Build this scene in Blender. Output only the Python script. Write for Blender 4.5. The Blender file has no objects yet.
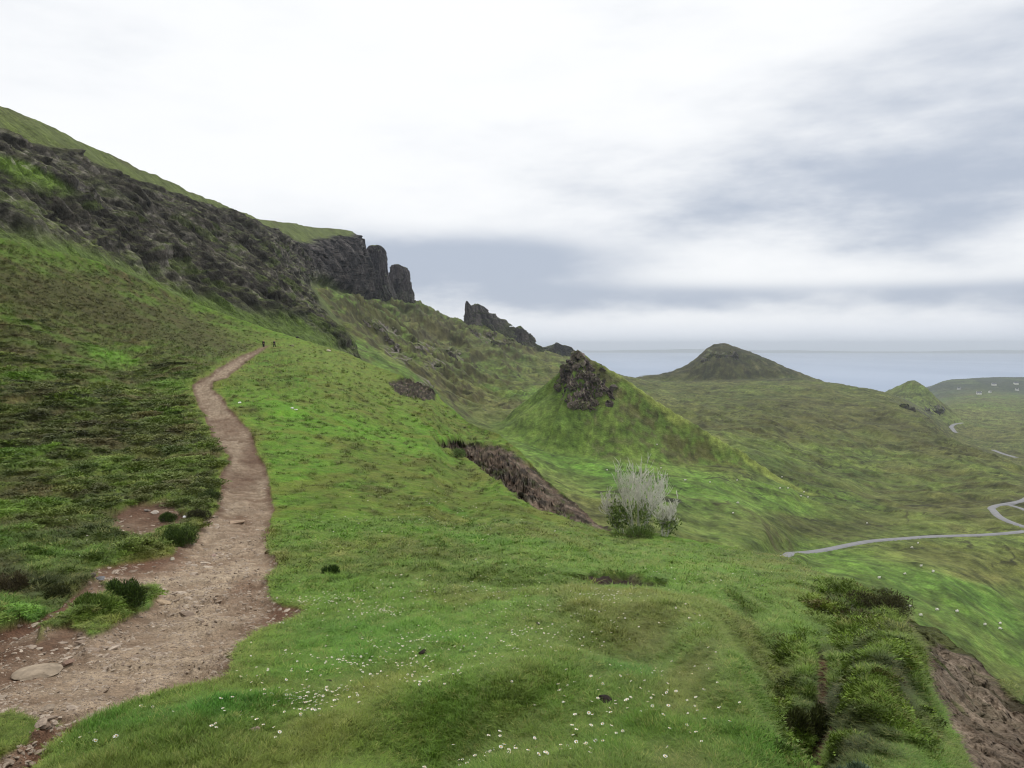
import bpy, bmesh, math, random
import numpy as np
from mathutils import Vector, Euler

rng = np.random.default_rng(7)
random.seed(7)
sc = bpy.context.scene
COL = sc.collection
F = 760.0
TH = math.atan(38 / F)            # camera looks slightly below the horizon
CT, ST = math.cos(TH), math.sin(TH)
SEA = -270.0

# ------------------------------------------------------------------ helpers
def c(r, g, b):
    f = lambda s: (s / 12.92 if s <= 0.04045 else ((s + 0.055) / 1.055) ** 2.4)
    return np.array([f(r / 255), f(g / 255), f(b / 255)])

def px(u, v, d):
    """point seen in direction (u, v) at forward distance d"""
    u, v, d = np.broadcast_arrays(np.asarray(u, float), np.asarray(v, float), np.asarray(d, float))
    a = (u - 512) / F; b = -(v - 384) / F
    y = CT + b * ST; z = -ST + b * CT
    return np.stack([a / y * d, d, z / y * d], -1)

def proj(P):
    x, y, z = P[..., 0], P[..., 1], P[..., 2]
    y = np.where(np.abs(y) < .05, .05, y)
    f = y * CT - z * ST
    f = np.where(f < .05, .05, f)
    return 512 + F * x / f, 384 - F * (y * ST + z * CT) / f

_perm = np.random.default_rng(3).permutation(4096)
_ga = np.random.default_rng(4).random(4096) * 2 * np.pi
_gx, _gy = np.cos(_ga), np.sin(_ga)
_val = np.random.default_rng(5).random(4096) * 2 - 1

def n2(x, y, seed=0):
    xi = np.floor(x).astype(np.int64); yi = np.floor(y).astype(np.int64)
    xf = x - xi; yf = y - yi
    ux = xf * xf * xf * (xf * (xf * 6 - 15) + 10); uy = yf * yf * yf * (yf * (yf * 6 - 15) + 10)
    def g(ix, iy, fx, fy):
        h = _perm[(ix + _perm[(iy + seed * 57) & 4095]) & 4095]
        return _gx[h] * fx + _gy[h] * fy
    a = g(xi, yi, xf, yf); b = g(xi + 1, yi, xf - 1, yf)
    cc = g(xi, yi + 1, xf, yf - 1); d = g(xi + 1, yi + 1, xf - 1, yf - 1)
    return ((a + (b - a) * ux) * (1 - uy) + (cc + (d - cc) * ux) * uy) * 1.5

def fbm(x, y, oct=4, seed=0, gain=.5, lac=2.03):
    s = 0; a = 1; t = 0
    for i in range(oct):
        s = s + a * n2(x, y, seed + i); t += a
        a *= gain; x = x * lac + 13.7; y = y * lac - 7.1
    return s / t * 1.3

def n3(x, y, z, seed=0):
    xi = np.floor(x).astype(np.int64); yi = np.floor(y).astype(np.int64); zi = np.floor(z).astype(np.int64)
    f = [x - xi, y - yi, z - zi]
    w = [t * t * (3 - 2 * t) for t in f]
    out = 0
    for i in (0, 1):
        for j in (0, 1):
            for k in (0, 1):
                h = _perm[(xi + i + _perm[(yi + j + _perm[(zi + k + seed * 31) & 4095]) & 4095]) & 4095]
                out = out + _val[h] * (w[0] if i else 1 - w[0]) * (w[1] if j else 1 - w[1]) * (w[2] if k else 1 - w[2])
    return out

def fbm3(x, y, z, oct=4, seed=0, gain=.5):
    s = 0; a = 1; t = 0
    for i in range(oct):
        s = s + a * n3(x, y, z, seed + i); t += a
        a *= gain; x = x * 2.03 + 3.7; y = y * 2.03 - 7.1; z = z * 2.03 + 1.9
    return s / t

def cell2(a_, b_, s_=0):
    return _val[_perm[(np.floor(a_).astype(np.int64) + _perm[(np.floor(b_).astype(np.int64) + s_ * 17) & 4095]) & 4095]]

def sstep(a, b, x):
    t = np.clip((x - a) / (b - a), 0, 1)
    return t * t * (3 - 2 * t)

def smooth2(A, n):
    for _ in range(n):
        B = np.pad(A, 1, mode='edge')
        A = (B[:-2, 1:-1] + B[2:, 1:-1] + 2 * B[1:-1, 1:-1]) / 4
        B = np.pad(A, 1, mode='edge')
        A = (B[1:-1, :-2] + B[1:-1, 2:] + 2 * B[1:-1, 1:-1]) / 4
    return A

def pchip(xk, yk, x):
    xk = np.asarray(xk, float); yk = np.asarray(yk, float)
    h = np.diff(xk); dl = np.diff(yk) / h
    m = np.zeros_like(yk)
    m[0], m[-1] = dl[0], dl[-1]
    for i in range(1, len(xk) - 1):
        if dl[i - 1] * dl[i] > 0:
            w1 = 2 * h[i] + h[i - 1]; w2 = h[i] + 2 * h[i - 1]
            m[i] = (w1 + w2) / (w1 / dl[i - 1] + w2 / dl[i])
    x = np.clip(x, xk[0], xk[-1])
    i = np.clip(np.searchsorted(xk, x) - 1, 0, len(xk) - 2)
    t = (x - xk[i]) / h[i]
    return ((1 + 2 * t) * (1 - t) ** 2 * yk[i] + t * (1 - t) ** 2 * h[i] * m[i]
            + t * t * (3 - 2 * t) * yk[i + 1] + t * t * (t - 1) * h[i] * m[i + 1])

def poly_sd(u, v, poly):
    """signed distance to a polygon, negative inside"""
    poly = np.asarray(poly, float)
    best = np.full(u.shape, 1e18); inside = np.zeros(u.shape, bool)
    n = len(poly)
    for i in range(n):
        ax, ay = poly[i]; bx, by = poly[(i + 1) % n]
        ex, ey = bx - ax, by - ay
        wx, wy = u - ax, v - ay
        t = np.clip((wx * ex + wy * ey) / (ex * ex + ey * ey + 1e-9), 0, 1)
        best = np.minimum(best, (wx - ex * t) ** 2 + (wy - ey * t) ** 2)
        cond = ((ay <= v) & (by > v)) | ((by <= v) & (ay > v))
        xc = ax + (v - ay) / (ey if ey != 0 else 1e-9) * ex
        inside ^= cond & (u < xc)
    return np.where(inside, -1, 1) * np.sqrt(best)

def blob(u, v, cu, cv, ru, rv, ang=0.0, soft=.6):
    ca, sa = math.cos(math.radians(ang)), math.sin(math.radians(ang))
    x = ((u - cu) * ca + (v - cv) * sa) / ru; y = (-(u - cu) * sa + (v - cv) * ca) / rv
    r = np.sqrt(x * x + y * y)
    return 1 - sstep(1 - soft, 1 + soft * .6, r)

def mixc(A, col, w):
    return A + (np.asarray(col) - A) * w[..., None]

def mesh_obj(name, V, faces, mat=None, parent=None, cols=None, smooth=True, link=True, fmat=None):
    me = bpy.data.meshes.new(name)
    V = np.asarray(V, np.float32).reshape(-1, 3)
    if isinstance(faces, np.ndarray):
        k = faces.shape[1]
        me.vertices.add(len(V)); me.vertices.foreach_set('co', V.ravel())
        me.loops.add(faces.size); me.loops.foreach_set('vertex_index', faces.astype(np.int32).ravel())
        me.polygons.add(len(faces))
        me.polygons.foreach_set('loop_start', np.arange(0, faces.size, k, dtype=np.int32))
        me.polygons.foreach_set('loop_total', np.full(len(faces), k, np.int32))
        me.update(calc_edges=True)
    else:
        me.from_pydata([tuple(map(float, p)) for p in V], [], faces)
    me.validate()
    if cols is not None:
        at = me.attributes.new('col', 'FLOAT_COLOR', 'POINT')
        cc = np.ones((len(V), 4), np.float32); cc[:, :3] = np.asarray(cols).reshape(-1, 3)
        at.data.foreach_set('color', cc.ravel())
    if mat is not None:
        for m in (mat if isinstance(mat, list) else [mat]): me.materials.append(m)
    if fmat is not None:
        me.polygons.foreach_set('material_index', np.asarray(fmat, np.int32))
    me.polygons.foreach_set('use_smooth', np.full(len(me.polygons), smooth))
    o = bpy.data.objects.new(name, me)
    if link: COL.objects.link(o)
    if parent is not None: o.parent = parent
    return o

def grid_faces(nr, nc):
    i = np.arange(nr * nc).reshape(nr, nc)
    return np.stack([i[:-1, :-1], i[:-1, 1:], i[1:, 1:], i[1:, :-1]], -1).reshape(-1, 4)

def tag(o, label=None, cat=None, group=None, kind=None):
    if label: o['label'] = label
    if cat: o['category'] = cat
    if group: o['group'] = group
    if kind: o['kind'] = kind
    return o

def empty(name, loc, rz=0):
    o = bpy.data.objects.new(name, None); COL.objects.link(o)
    o.location = loc; o.rotation_euler = (0, 0, rz); o.empty_display_size = .2
    return o

def copy_tree(o, parent=None):
    n = o.copy(); COL.objects.link(n)
    if parent is not None: n.parent = parent
    for ch in list(o.children): copy_tree(ch, n)
    return n

# ------------------------------------------------------------------ materials
def new_mat(name):
    m = bpy.data.materials.new(name); m.use_nodes = True
    nt = m.node_tree; nt.nodes.clear()
    out = nt.nodes.new('ShaderNodeOutputMaterial')
    b = nt.nodes.new('ShaderNodeBsdfPrincipled')
    nt.links.new(b.outputs[0], out.inputs[0])
    return m, nt, b

class NB:
    def __init__(s, nt): s.nt = nt
    def n(s, t, **kw):
        x = s.nt.nodes.new(t)
        for k, v in kw.items(): setattr(x, k, v)
        return x
    def put(s, sock, v):
        if hasattr(v, 'is_linked') or isinstance(v, bpy.types.NodeSocket): s.nt.links.new(v, sock)
        else: sock.default_value = v
    def math(s, op, a, b=0.0, cl=False):
        x = s.n('ShaderNodeMath', operation=op); x.use_clamp = cl
        s.put(x.inputs[0], a); s.put(x.inputs[1], b)
        return x.outputs[0]
    def mr(s, v, a, b, cc, d, smooth=False):
        x = s.n('ShaderNodeMapRange'); x.interpolation_type = 'SMOOTHSTEP' if smooth else 'LINEAR'
        for i, k in enumerate((v, a, b, cc, d)): s.put(x.inputs[i], k)
        return x.outputs[0]
    def mix(s, f, a, b, mode='MIX'):
        x = s.n('ShaderNodeMix', data_type='RGBA', blend_type=mode)
        s.put(x.inputs[0], f); s.put(x.inputs[6], a); s.put(x.inputs[7], b)
        return x.outputs[2]
    def noise(s, vec, scale, detail=3, rough=.55):
        x = s.n('ShaderNodeTexNoise')
        s.put(x.inputs['Vector'], vec); x.inputs['Scale'].default_value = scale
        x.inputs['Detail'].default_value = detail; x.inputs['Roughness'].default_value = rough
        return x.outputs['Fac']
    def vor(s, vec, scale, feature='F1'):
        x = s.n('ShaderNodeTexVoronoi', feature=feature)
        s.put(x.inputs['Vector'], vec); x.inputs['Scale'].default_value = scale
        return x
    def obj(s):
        return s.n('ShaderNodeTexCoord').outputs['Object']
    def scale(s, vec, v):
        x = s.n('ShaderNodeVectorMath', operation='MULTIPLY'); s.put(x.inputs[0], vec); x.inputs[1].default_value = v
        return x.outputs[0]
    def bump(s, h, dist, strength=1.0, normal=None):
        x = s.n('ShaderNodeBump'); s.put(x.inputs['Height'], h)
        x.inputs['Distance'].default_value = dist; x.inputs['Strength'].default_value = strength
        if normal is not None: s.put(x.inputs['Normal'], normal)
        return x.outputs[0]

def rgba(a): return (float(a[0]), float(a[1]), float(a[2]), 1.0)

def terrain_mat(name, scales, amt, bumps, rough=.9, stretch=(1, 1, 1), alt=None, spec=.15):
    """vertex albedo x several octaves of node noise, with bump"""
    m, nt, b = new_mat(name); k = NB(nt)
    at = k.n('ShaderNodeAttribute', attribute_name='col').outputs['Color']
    vec = k.scale(k.obj(), stretch)
    f = None
    for s_, a_ in zip(scales, amt):
        v = k.mr(k.noise(vec, s_, 3), .28, .72, 1 - a_, 1 + a_)
        f = v if f is None else k.math('MULTIPLY', f, v)
    comb = k.n('ShaderNodeCombineColor')
    for i in range(3): k.put(comb.inputs[i], f)
    colr = k.mix(1.0, at, comb.outputs[0], 'MULTIPLY')
    if alt is not None:
        ac, asc, alo, ahi, aw = alt
        w = k.mr(k.noise(vec, asc, 4), alo, ahi, 0, aw)
        colr = k.mix(w, colr, rgba(ac))
    k.put(b.inputs['Base Color'], colr)
    b.inputs['Roughness'].default_value = rough
    b.inputs['Specular IOR Level'].default_value = spec
    nrm = None
    for s_, d_ in bumps:
        nrm = k.bump(k.noise(vec, s_, 4, .6), d_, 1.0, nrm)
    if nrm is not None: k.put(b.inputs['Normal'], nrm)
    return m

M_TURF = terrain_mat('turf', (.35, 2.3, 11, 42), (.16, .22, .3, .3), ((1.7, .25), (14, .05), (70, .012)), alt=(c(118, 118, 66), 1.1, .5, .78, .45))
M_MOOR = terrain_mat('moor_grass', (.012, .06, .3, 1.3), (.14, .2, .28, .3), ((.09, 2.2), (.5, .5)), alt=(c(112, 112, 66), .03, .5, .75, .35))
M_SOIL = terrain_mat('bare_soil', (.7, 5, 23, 70), (.12, .22, .3, .25), ((5, .07), (28, .03), (80, .01)), alt=(c(92, 70, 56), .9, .55, .75, .22))
M_SCAR = terrain_mat('slipped_earth', (.25, .9, 3.5, 14), (.2, .3, .35, .3), ((.8, .5), (4, .12), (15, .04)), alt=(c(58, 56, 36), .5, .5, .66, .7))
M_ROCK = terrain_mat('weathered_rock', (.03, .15, .6, 2.5), (.15, .25, .35, .4), ((.12, 3.0), (.7, 1.2)), rough=.85, stretch=(1, 1, .75))
M_CRAG = terrain_mat('crag_rock', (.2, .9, 3.5), (.2, .3, .35), ((.5, .8), (2.5, .3)), rough=.85, stretch=(1, 1, .6))

def simple_mat(name, col, rough=.7, var=.2, scale=8, bump=0, spec=.2):
    m, nt, b = new_mat(name); k = NB(nt)
    f = k.mr(k.noise(k.obj(), scale, 4), .3, .7, 1 - var, 1 + var)
    comb = k.n('ShaderNodeCombineColor')
    for i in range(3): k.put(comb.inputs[i], f)
    k.put(b.inputs['Base Color'], k.mix(1.0, rgba(col), comb.outputs[0], 'MULTIPLY'))
    b.inputs['Roughness'].default_value = rough; b.inputs['Specular IOR Level'].default_value = spec
    if bump: k.put(b.inputs['Normal'], k.bump(k.noise(k.obj(), scale * 2, 4), bump))
    return m

def leaf_mat(name, inst=True, col=None, var=.35, trans=.0):
    m, nt, b = new_mat(name); k = NB(nt)
    if inst:
        a = k.n('ShaderNodeAttribute', attribute_name='col'); a.attribute_type = 'INSTANCER'
        base = a.outputs['Color']
    else:
        base = k.n('ShaderNodeAttribute', attribute_name='col').outputs['Color'] if col is None else rgba(col)
    r = k.n('ShaderNodeObjectInfo').outputs['Random'] if inst else k.noise(k.obj(), 6, 2)
    f = k.mr(r, 0, 1, 1 - var, 1 + var)
    comb = k.n('ShaderNodeCombineColor')
    for i in range(3): k.put(comb.inputs[i], f)
    k.put(b.inputs['Base Color'], k.mix(1.0, base, comb.outputs[0], 'MULTIPLY'))
    b.inputs['Roughness'].default_value = .6; b.inputs['Specular IOR Level'].default_value = .2
    return m

M_BLADE = leaf_mat('grass_blade')
M_HEATH = leaf_mat('heather_leaf', var=.45)

# ------------------------------------------------------------------ hillside (near slope the footpath runs along)
VT_U = [-400, -80, 0, 100, 200, 270, 320, 345, 380, 410, 432, 442, 470, 500, 520, 545, 575, 600, 625, 650, 700, 745, 790, 830, 860, 890, 910, 935, 965, 990, 1005, 1024, 1100, 1424]
VT_V = [100, 212, 238, 262, 305, 330, 345, 352, 368, 378, 386, 400, 424, 435, 451, 478, 502, 524, 532, 533, 543, 550, 558, 578, 596, 607, 620, 630, 648, 668, 682, 696, 748, 900]
def v_top(u): return np.interp(u, VT_U, VT_V)
HT = {
 -400: [(800, 3.6), (700, 5.6), (600, 10), (500, 19), (400, 38), (300, 60), (200, 85), (100, 110)],
 -120: [(800, 3.7), (768, 4.2), (700, 5.9), (640, 8.3), (580, 12.5), (540, 17), (500, 23.5), (450, 35), (400, 52), (350, 74), (300, 98), (200, 145)],
 0: [(800, 3.7), (768, 4.2), (700, 6), (640, 8.6), (580, 13), (540, 18), (500, 25), (450, 38), (400, 58), (350, 85), (300, 115), (238, 155)],
 110: [(800, 3.7), (768, 4.2), (700, 6.1), (640, 8.8), (580, 13.3), (540, 18.3), (500, 26), (450, 40), (400, 63), (350, 115), (300, 160), (264, 190)],
 230: [(800, 3.7), (768, 4.2), (700, 6.2), (640, 9), (580, 14), (540, 19), (500, 27), (450, 42), (400, 66), (370, 100), (350, 170), (318, 230)],
 320: [(800, 3.7), (768, 4.2), (700, 6.2), (640, 9), (580, 14), (540, 20), (500, 29), (450, 46), (400, 76), (370, 122), (345, 240)],
 420: [(800, 3.6), (768, 4.1), (700, 6.1), (640, 8.5), (600, 12), (560, 18), (520, 27), (480, 42), (440, 68), (410, 105), (382, 170)],
 512: [(800, 3.5), (768, 4), (700, 5.6), (640, 8), (600, 11.5), (560, 18), (520, 29), (480, 52), (443, 100)],
 600: [(800, 3.5), (768, 4), (700, 5.6), (640, 8), (600, 11.5), (570, 17), (545, 29), (524, 56)],
 700: [(800, 3.6), (768, 4.1), (700, 5.7), (640, 8.6), (600, 13), (570, 20), (555, 29), (543, 42)],
 790: [(800, 4), (768, 4.6), (720, 6), (680, 8), (640, 11.5), (600, 17), (575, 24), (558, 36)],
 860: [(800, 4.5), (768, 5.5), (720, 7.5), (680, 10), (640, 15), (610, 22), (596, 29)],
 940: [(800, 6), (768, 7), (720, 10), (680, 14), (633, 22)],
 1024: [(800, 8), (768, 9), (730, 12), (696, 16.5)],
 1424: [(1000, 5), (950, 7), (900, 10)],
}
ucol = np.concatenate([np.linspace(-400, -45, 45), np.arange(-40, 1065, 1.2), np.linspace(1070, 1424, 45)])
NT = 470
tt = np.linspace(0, 1, NT)
kt = np.linspace(0, 1, 121)
ks = sorted(HT); tab = []
for u0 in ks:
    L = sorted(HT[u0]); vs = np.array([p[0] for p in L]); ld = np.log([p[1] for p in L])
    vb = vs[-1]; vv = vb + (vs[0] - vb) * kt
    tab.append(pchip(vs, ld, vv))
tab = np.array(tab)                                   # columns x t
ug = np.linspace(-400, 1424, 366)
G = np.stack([pchip(ks, tab[:, j], ug) for j in range(len(kt))], 1)
G = smooth2(G, 10)
LD = np.empty((NT, len(ucol)))
tmp = np.stack([np.interp(ucol, ug, G[:, j]) for j in range(len(kt))], 0)
for i in range(len(ucol)): LD[:, i] = np.interp(tt, kt, tmp[:, i])
VB = np.interp(ucol, [-400, 1024, 1424], [800, 800, 1000])
Ug = np.repeat(ucol[None, :], NT, 0)
Vg = VB[None, :] + (v_top(ucol) - VB)[None, :] * tt[:, None]
Dg = np.exp(LD)
P = px(Ug, Vg, Dg)
X, Y, Z = P[..., 0].copy(), P[..., 1].copy(), P[..., 2].copy()

# image-space warp so painted zones get ragged edges (noise lives on the ground)
WU = (fbm(X * .9, Y * .45, 4, 11) * 9 + fbm(X * .16, Y * .07, 3, 21) * 10) * np.clip(30 / (Dg + 8), .25, 1.5)
WV = (fbm(X * .9, Y * .45, 4, 31) * 5 + fbm(X * .16, Y * .07, 3, 41) * 4) * np.clip(30 / (Dg + 8), .2, 1.3)
U2, V2 = Ug + WU, Vg + WV

# footpath outline: v, left, right
PATH = [(345, 266, 271), (350, 254, 264), (355, 240, 257), (361, 230, 248), (368, 216, 240), (374, 211, 231), (379, 200, 228), (383, 192, 214),
        (388, 192, 213), (395, 194, 222), (405, 198, 228), (415, 203, 236), (430, 208, 250), (445, 216, 256), (455, 229, 260), (465, 226, 265),
        (475, 220, 268), (490, 219, 270), (505, 216, 271), (515, 206, 272), (525, 200, 271), (540, 190, 270), (550, 172, 272), (558, 140, 275),
        (566, 90, 278), (573, 84, 276), (579, 110, 270), (586, 140, 268), (594, 150, 268), (600, 148, 280), (606, 146, 308), (615, 120, 308), (625, 76, 290), (635, 38, 262),
        (645, -10, 245), (660, -60, 238), (680, -90, 234), (690, -110, 222), (700, -150, 182), (720, -200, 105), (745, -250, 62), (768, -300, 42), (810, -420, 0)]
pp = np.array(PATH, float)
path_poly = [(l, v) for v, l, r in PATH] + [(r, v) for v, l, r in PATH[::-1]]
PWS = np.clip(12 / (Dg + 2), .1, 1.0)
Up, Vp = Ug + WU * np.clip(PWS * 1.2, .1, .8), Vg + WV * np.clip(PWS * 1.2, .1, .8)
sd_path = poly_sd(Up, Vp, path_poly)
branch = poly_sd(Up, Vp, [(100, 574), (60, 598), (22, 622), (-30, 640), (-80, 660), (-40, 672), (20, 645), (48, 632), (80, 606), (112, 588)])
gravel = poly_sd(Up, Vp, [(108, 533), (118, 512), (135, 505), (165, 500), (180, 510), (192, 524), (172, 530), (150, 536), (125, 540)])
isle = poly_sd(Up, Vp, [(-60, 742), (10, 718), (58, 722), (50, 734), (10, 752), (-40, 775)])
isle2 = poly_sd(Up, Vp, [(70, 622), (78, 606), (110, 592), (150, 582), (152, 604), (135, 612), (112, 628), (90, 636)])
sd_soil = np.minimum(np.minimum(sd_path, branch), gravel)
sd_soil = np.maximum(sd_soil, np.maximum(-isle, -isle2))

# landslip scars: polygon, depth cut (share of distance), colour pair, name
SCARS = [  # outlines on the slope
 ([(436, 442), (455, 436), (478, 442), (500, 443), (515, 452), (535, 466), (553, 485), (572, 498), (592, 508), (612, 520), (612, 531), (596, 528), (566, 518), (540, 508), (520, 497), (500, 482), (480, 468), (462, 458)], .008, c(112, 92, 80), c(56, 46, 38)),
 ([(560, 577), (590, 573), (625, 574), (668, 577), (672, 584), (650, 588), (620, 587), (598, 584)], .010, c(66, 47, 38), c(44, 36, 28)),
 ([(905, 622), (925, 625), (950, 636), (972, 650), (992, 670), (1008, 690), (1050, 720), (1120, 800), (985, 800), (958, 745), (940, 714), (922, 690), (904, 660), (892, 634)], .014, c(138, 120, 106), c(84, 66, 54)),
 ([(386, 382), (405, 375), (425, 378), (437, 388), (436, 400), (424, 401), (400, 396)], .007, c(62, 52, 44), c(44, 40, 32)),
 ([(378, 366), (395, 365), (412, 370), (418, 378), (404, 376)], .006, c(62, 54, 44), c(44, 40, 32)),
 ([(815, 640), (826, 632), (832, 655), (836, 690), (828, 712), (815, 700), (812, 668)], .01, c(112, 82, 66), c(70, 54, 44)),
]
lip_w = np.zeros_like(Ug); scar_n = np.zeros_like(Ug); cut = np.zeros_like(Ug); scar_w = np.zeros_like(Ug); scar_c = np.zeros(Ug.shape + (3,))
sv = fbm(X * .5, Y * .3 + Z * .6, 5, 71)
for poly, dep, c1, c2 in SCARS:
    sd = poly_sd(Ug + WU * .45, Vg + WV * .6, poly)
    w = 1 - sstep(-2.2, .8, sd)
    lip_w = np.maximum(lip_w, w * sstep(-1.5, 2.0, poly_sd(Ug + WU * .45, Vg + WV * .6 - 6, poly)))
    cut = np.maximum(cut, dep * w)
    cc = c1 + (c2 - c1) * sstep(-.25, .35, sv)[..., None]
    scar_c = np.where((w > scar_w)[..., None], cc, scar_c)
    scar_w = np.maximum(scar_w, w); scar_n = np.maximum(scar_n, 1 - sstep(4, 22, sd))

# relief painted as broad mounds (+) and hollows (-): u, v, ru, rv, angle, metres
RELIEF = [(440, 745, 60, 26, -8, -.16), (470, 700, 130, 22, -12, .13), (640, 655, 70, 22, 10, -.1), (650, 620, 110, 22, 8, .12), (735, 690, 26, 80, -38, .2),
          (805, 690, 36, 70, -35, -.6), (760, 640, 40, 22, 20, -.2), (745, 602, 28, 8, 10, -.18), (520, 572, 90, 7, 2, .16), (500, 583, 110, 6, 2, -.14), (860, 605, 60, 12, 25, .3),
          (700, 536, 60, 7, 5, .25), (620, 520, 30, 10, 20, .2), (330, 565, 30, 10, 10, -.1), (740, 543, 30, 6, 5, .2), (900, 680, 50, 40, 40, .35), (560, 735, 80, 25, 5, -.06),
          (230, 725, 90, 30, -10, .08), (90, 720, 70, 18, -20, -.05)]
rel = np.zeros_like(Ug)
for (a, b, ru, rv, an, h) in RELIEF:
    ca_, sa_ = math.cos(math.radians(an)), math.sin(math.radians(an))
    gx_ = ((U2 - a) * ca_ + (V2 - b) * sa_) / ru; gy_ = (-(U2 - a) * sa_ + (V2 - b) * ca_) / rv
    h = h * (1.7 if b > 590 else 1.0)
    rel += h * np.exp(-1.2 * (gx_ ** 2 + gy_ ** 2))

left = sstep(0, 14, np.interp(Vg, pp[:, 0], pp[:, 1]) - U2) * (1 - sstep(640, 660, Vg))
left = np.where(Vg < 345, sstep(250, 180, U2 + (345 - Vg) * -1.6) if False else 1 - sstep(190, 300, U2), left)
left = np.maximum(left, 0)
bank = np.clip(blob(U2, V2, 850, 700, 85, 80, 35, .5) + blob(U2, V2, 855, 615, 50, 16, 28, .5), 0, 1)

nA = fbm(X * .11, Y * .06, 4, 1); nB = fbm(X * .5, Y * .28, 4, 2); nC = fbm(X * 1.6, Y * 1.0, 4, 3); nD = fbm(X * 4.5, Y * 3.2, 3, 4)
nE = fbm(X * .03, Y * .02, 3, 5)
ridg = 1 - np.abs(fbm(X * .8, Y * .5, 3, 6))
far = np.clip(Dg / 40, .25, 3)
dz = nA * .22 * far ** .6 + nB * .09 * far ** .5 + nC * .05 * far ** .5 + nD * .018
dz += left * (nB * .12 + (ridg ** 3 - .4) * .22 + nC * .09 * far ** .4 + nD * .03)
dz += bank * (nB * .2 + nC * .16 + (ridg ** 2 - .5) * .2)
# little contour terraces worn by sheep, out along the slope
terr = np.sin((Z * 1.9 + nA * 3.5 + X * .02) * 2.2)
dz += sstep(35, 80, Dg) * .22 * np.clip(terr, -.4, 1) * (1 - left * .5)
soil = 1 - sstep(-1.5, 1.0, sd_soil)
sw1 = fbm(X * 2.0, Y * 1.6, 3, 58); sw2 = fbm(X * 5, Y * 4, 3, 59)
sa_ = X * 1.5 + sw1 * 1.1 + sw2 * .3; sb_ = Y * 1.1 + sw1 * .9 + sw2 * .3
slab = sstep(.25, .34, cell2(sa_, sb_ + np.floor(sa_) * .37, 8)) * np.clip(np.minimum(np.minimum(sa_ % 1, 1 - sa_ % 1), np.minimum((sb_ + np.floor(sa_) * .37) % 1, 1 - (sb_ + np.floor(sa_) * .37) % 1)) * 9, 0, 1) * sstep(-5, -16, sd_path)
rocky = fbm(X * 2.2, Y * 2.2, 4, 51)
rocky2 = np.abs(fbm(X * 5.5, Y * 5.5, 3, 52))
fade = sstep(1.0, .0, tt)[:, None]
dz = dz * (1 - soil) + soil * (-.10 - .1 * sstep(0, -14, sd_soil) + nB * .05 + rocky * .03 + rocky2 * .012 + slab * .045 + np.clip(fbm(X * 1.1, Y * .9, 3, 53) - .25, 0, 1) * .22)
dz += scar_w * (sv * .035 * Dg ** .7 + fbm(X * 2, Y * 1.4, 4, 73) * .018 * Dg ** .8 + (np.abs(fbm(X * .7, Y * .5 + Z, 4, 74)) - .2) * .05 * Dg ** .7)
dz += rel * np.clip(1 - soil, 0, 1)
dz -= cut * Dg
dz *= np.clip((1 - tt) * 14, .35, 1)[:, None]
Z += dz
w_ = fbm(X * .8, Z * 1.6 + Y * .2, 4, 76); wq_ = fbm(X * 2.2, Z * 3.5 + Y * .4, 3, 77)
k1 = 60 / (Dg + 20)
ba = Ug / 9 + w_ * 1.6; bb = Vg / 7 + wq_ * 1.5
rad = scar_w * .75 * (.016 * cell2(ba, bb + np.floor(ba) * .4, 5) + .009 * cell2(ba * 2.3, bb * 2.1, 6) + .02 * w_ + .012 * wq_)
rad -= lip_w * .03
rad += bank * (.055 * fbm(X * .55, Z * .8, 4, 78) + .03 * (1 - np.abs(fbm(X * 1.3, Z * 1.5, 3, 79)) * 2)) * (1 - scar_w)
rad = np.where(scar_w > .02, rad * (.3 + .7 * sstep(22, 60, Dg)), rad)
rad *= np.clip((1 - tt) * 14, 0, 1)[:, None]
X *= 1 - rad; Y *= 1 - rad; Z *= 1 - rad

# ---- albedo of the hillside

def pal(w, a, b): return a + (b - a) * w[..., None]
lush, green, olive, dry = c(64, 116, 30), c(88, 120, 44), c(88, 100, 48), c(124, 120, 72)
heath, dark, brown = c(76, 78, 46), c(48, 56, 30), c(88, 76, 56)
A = pal(sstep(-.35, .4, nB * .6 + nA * .7), green, olive)
A = mixc(A, lush, sstep(.05, .5, nA * .6 + nC * .3 + nE * .5) * .7)
A = mixc(A, dry, sstep(.2, .65, nB * .5 + nC * .5 + .1 * nD) * .55)
tus = fbm(X * 1.3, Y * .55, 5, 64); tus2 = fbm(X * .4, Y * .16, 5, 65)
A = mixc(A, c(62, 72, 34), sstep(.02, .4, tus) * .55 * sstep(9, 30, Dg))
A = mixc(A, c(78, 74, 48), sstep(.08, .45, tus2) * .6 * sstep(14, 40, Dg))
A = mixc(A, c(122, 130, 72), sstep(.12, .5, -tus) * .45 * sstep(9, 30, Dg))
# heath left of the path: heather, moss, pale grass in tangled patches
Hh = pal(sstep(-.3, .35, nB + nC * .4), heath, c(86, 104, 40))
Hh = mixc(Hh, dark, sstep(.05, .45, nC * .7 + nA * .5 - nB * .2) * .85)
Hh = mixc(Hh, brown, sstep(.12, .5, fbm(X * .35, Y * .2, 4, 61)) * .8)
Hh = mixc(Hh, c(120, 122, 76), sstep(.25, .6, fbm(X * 1.3, Y * .7, 4, 62)) * .6)
Hh = mixc(Hh, c(92, 132, 36), sstep(.15, .5, fbm(X * .12, Y * .07, 3, 63)) * .55)
A = A * (1 - left[..., None]) + Hh * left[..., None]
Bk = pal(sstep(-.3, .3, nC + nB * .5), c(56, 66, 32), c(96, 122, 42))
Bk = mixc(Bk, c(52, 46, 34), sstep(.1, .45, nB - .2 * nC) * .8)
A = A * (1 - bank[..., None]) + Bk * bank[..., None]
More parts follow.
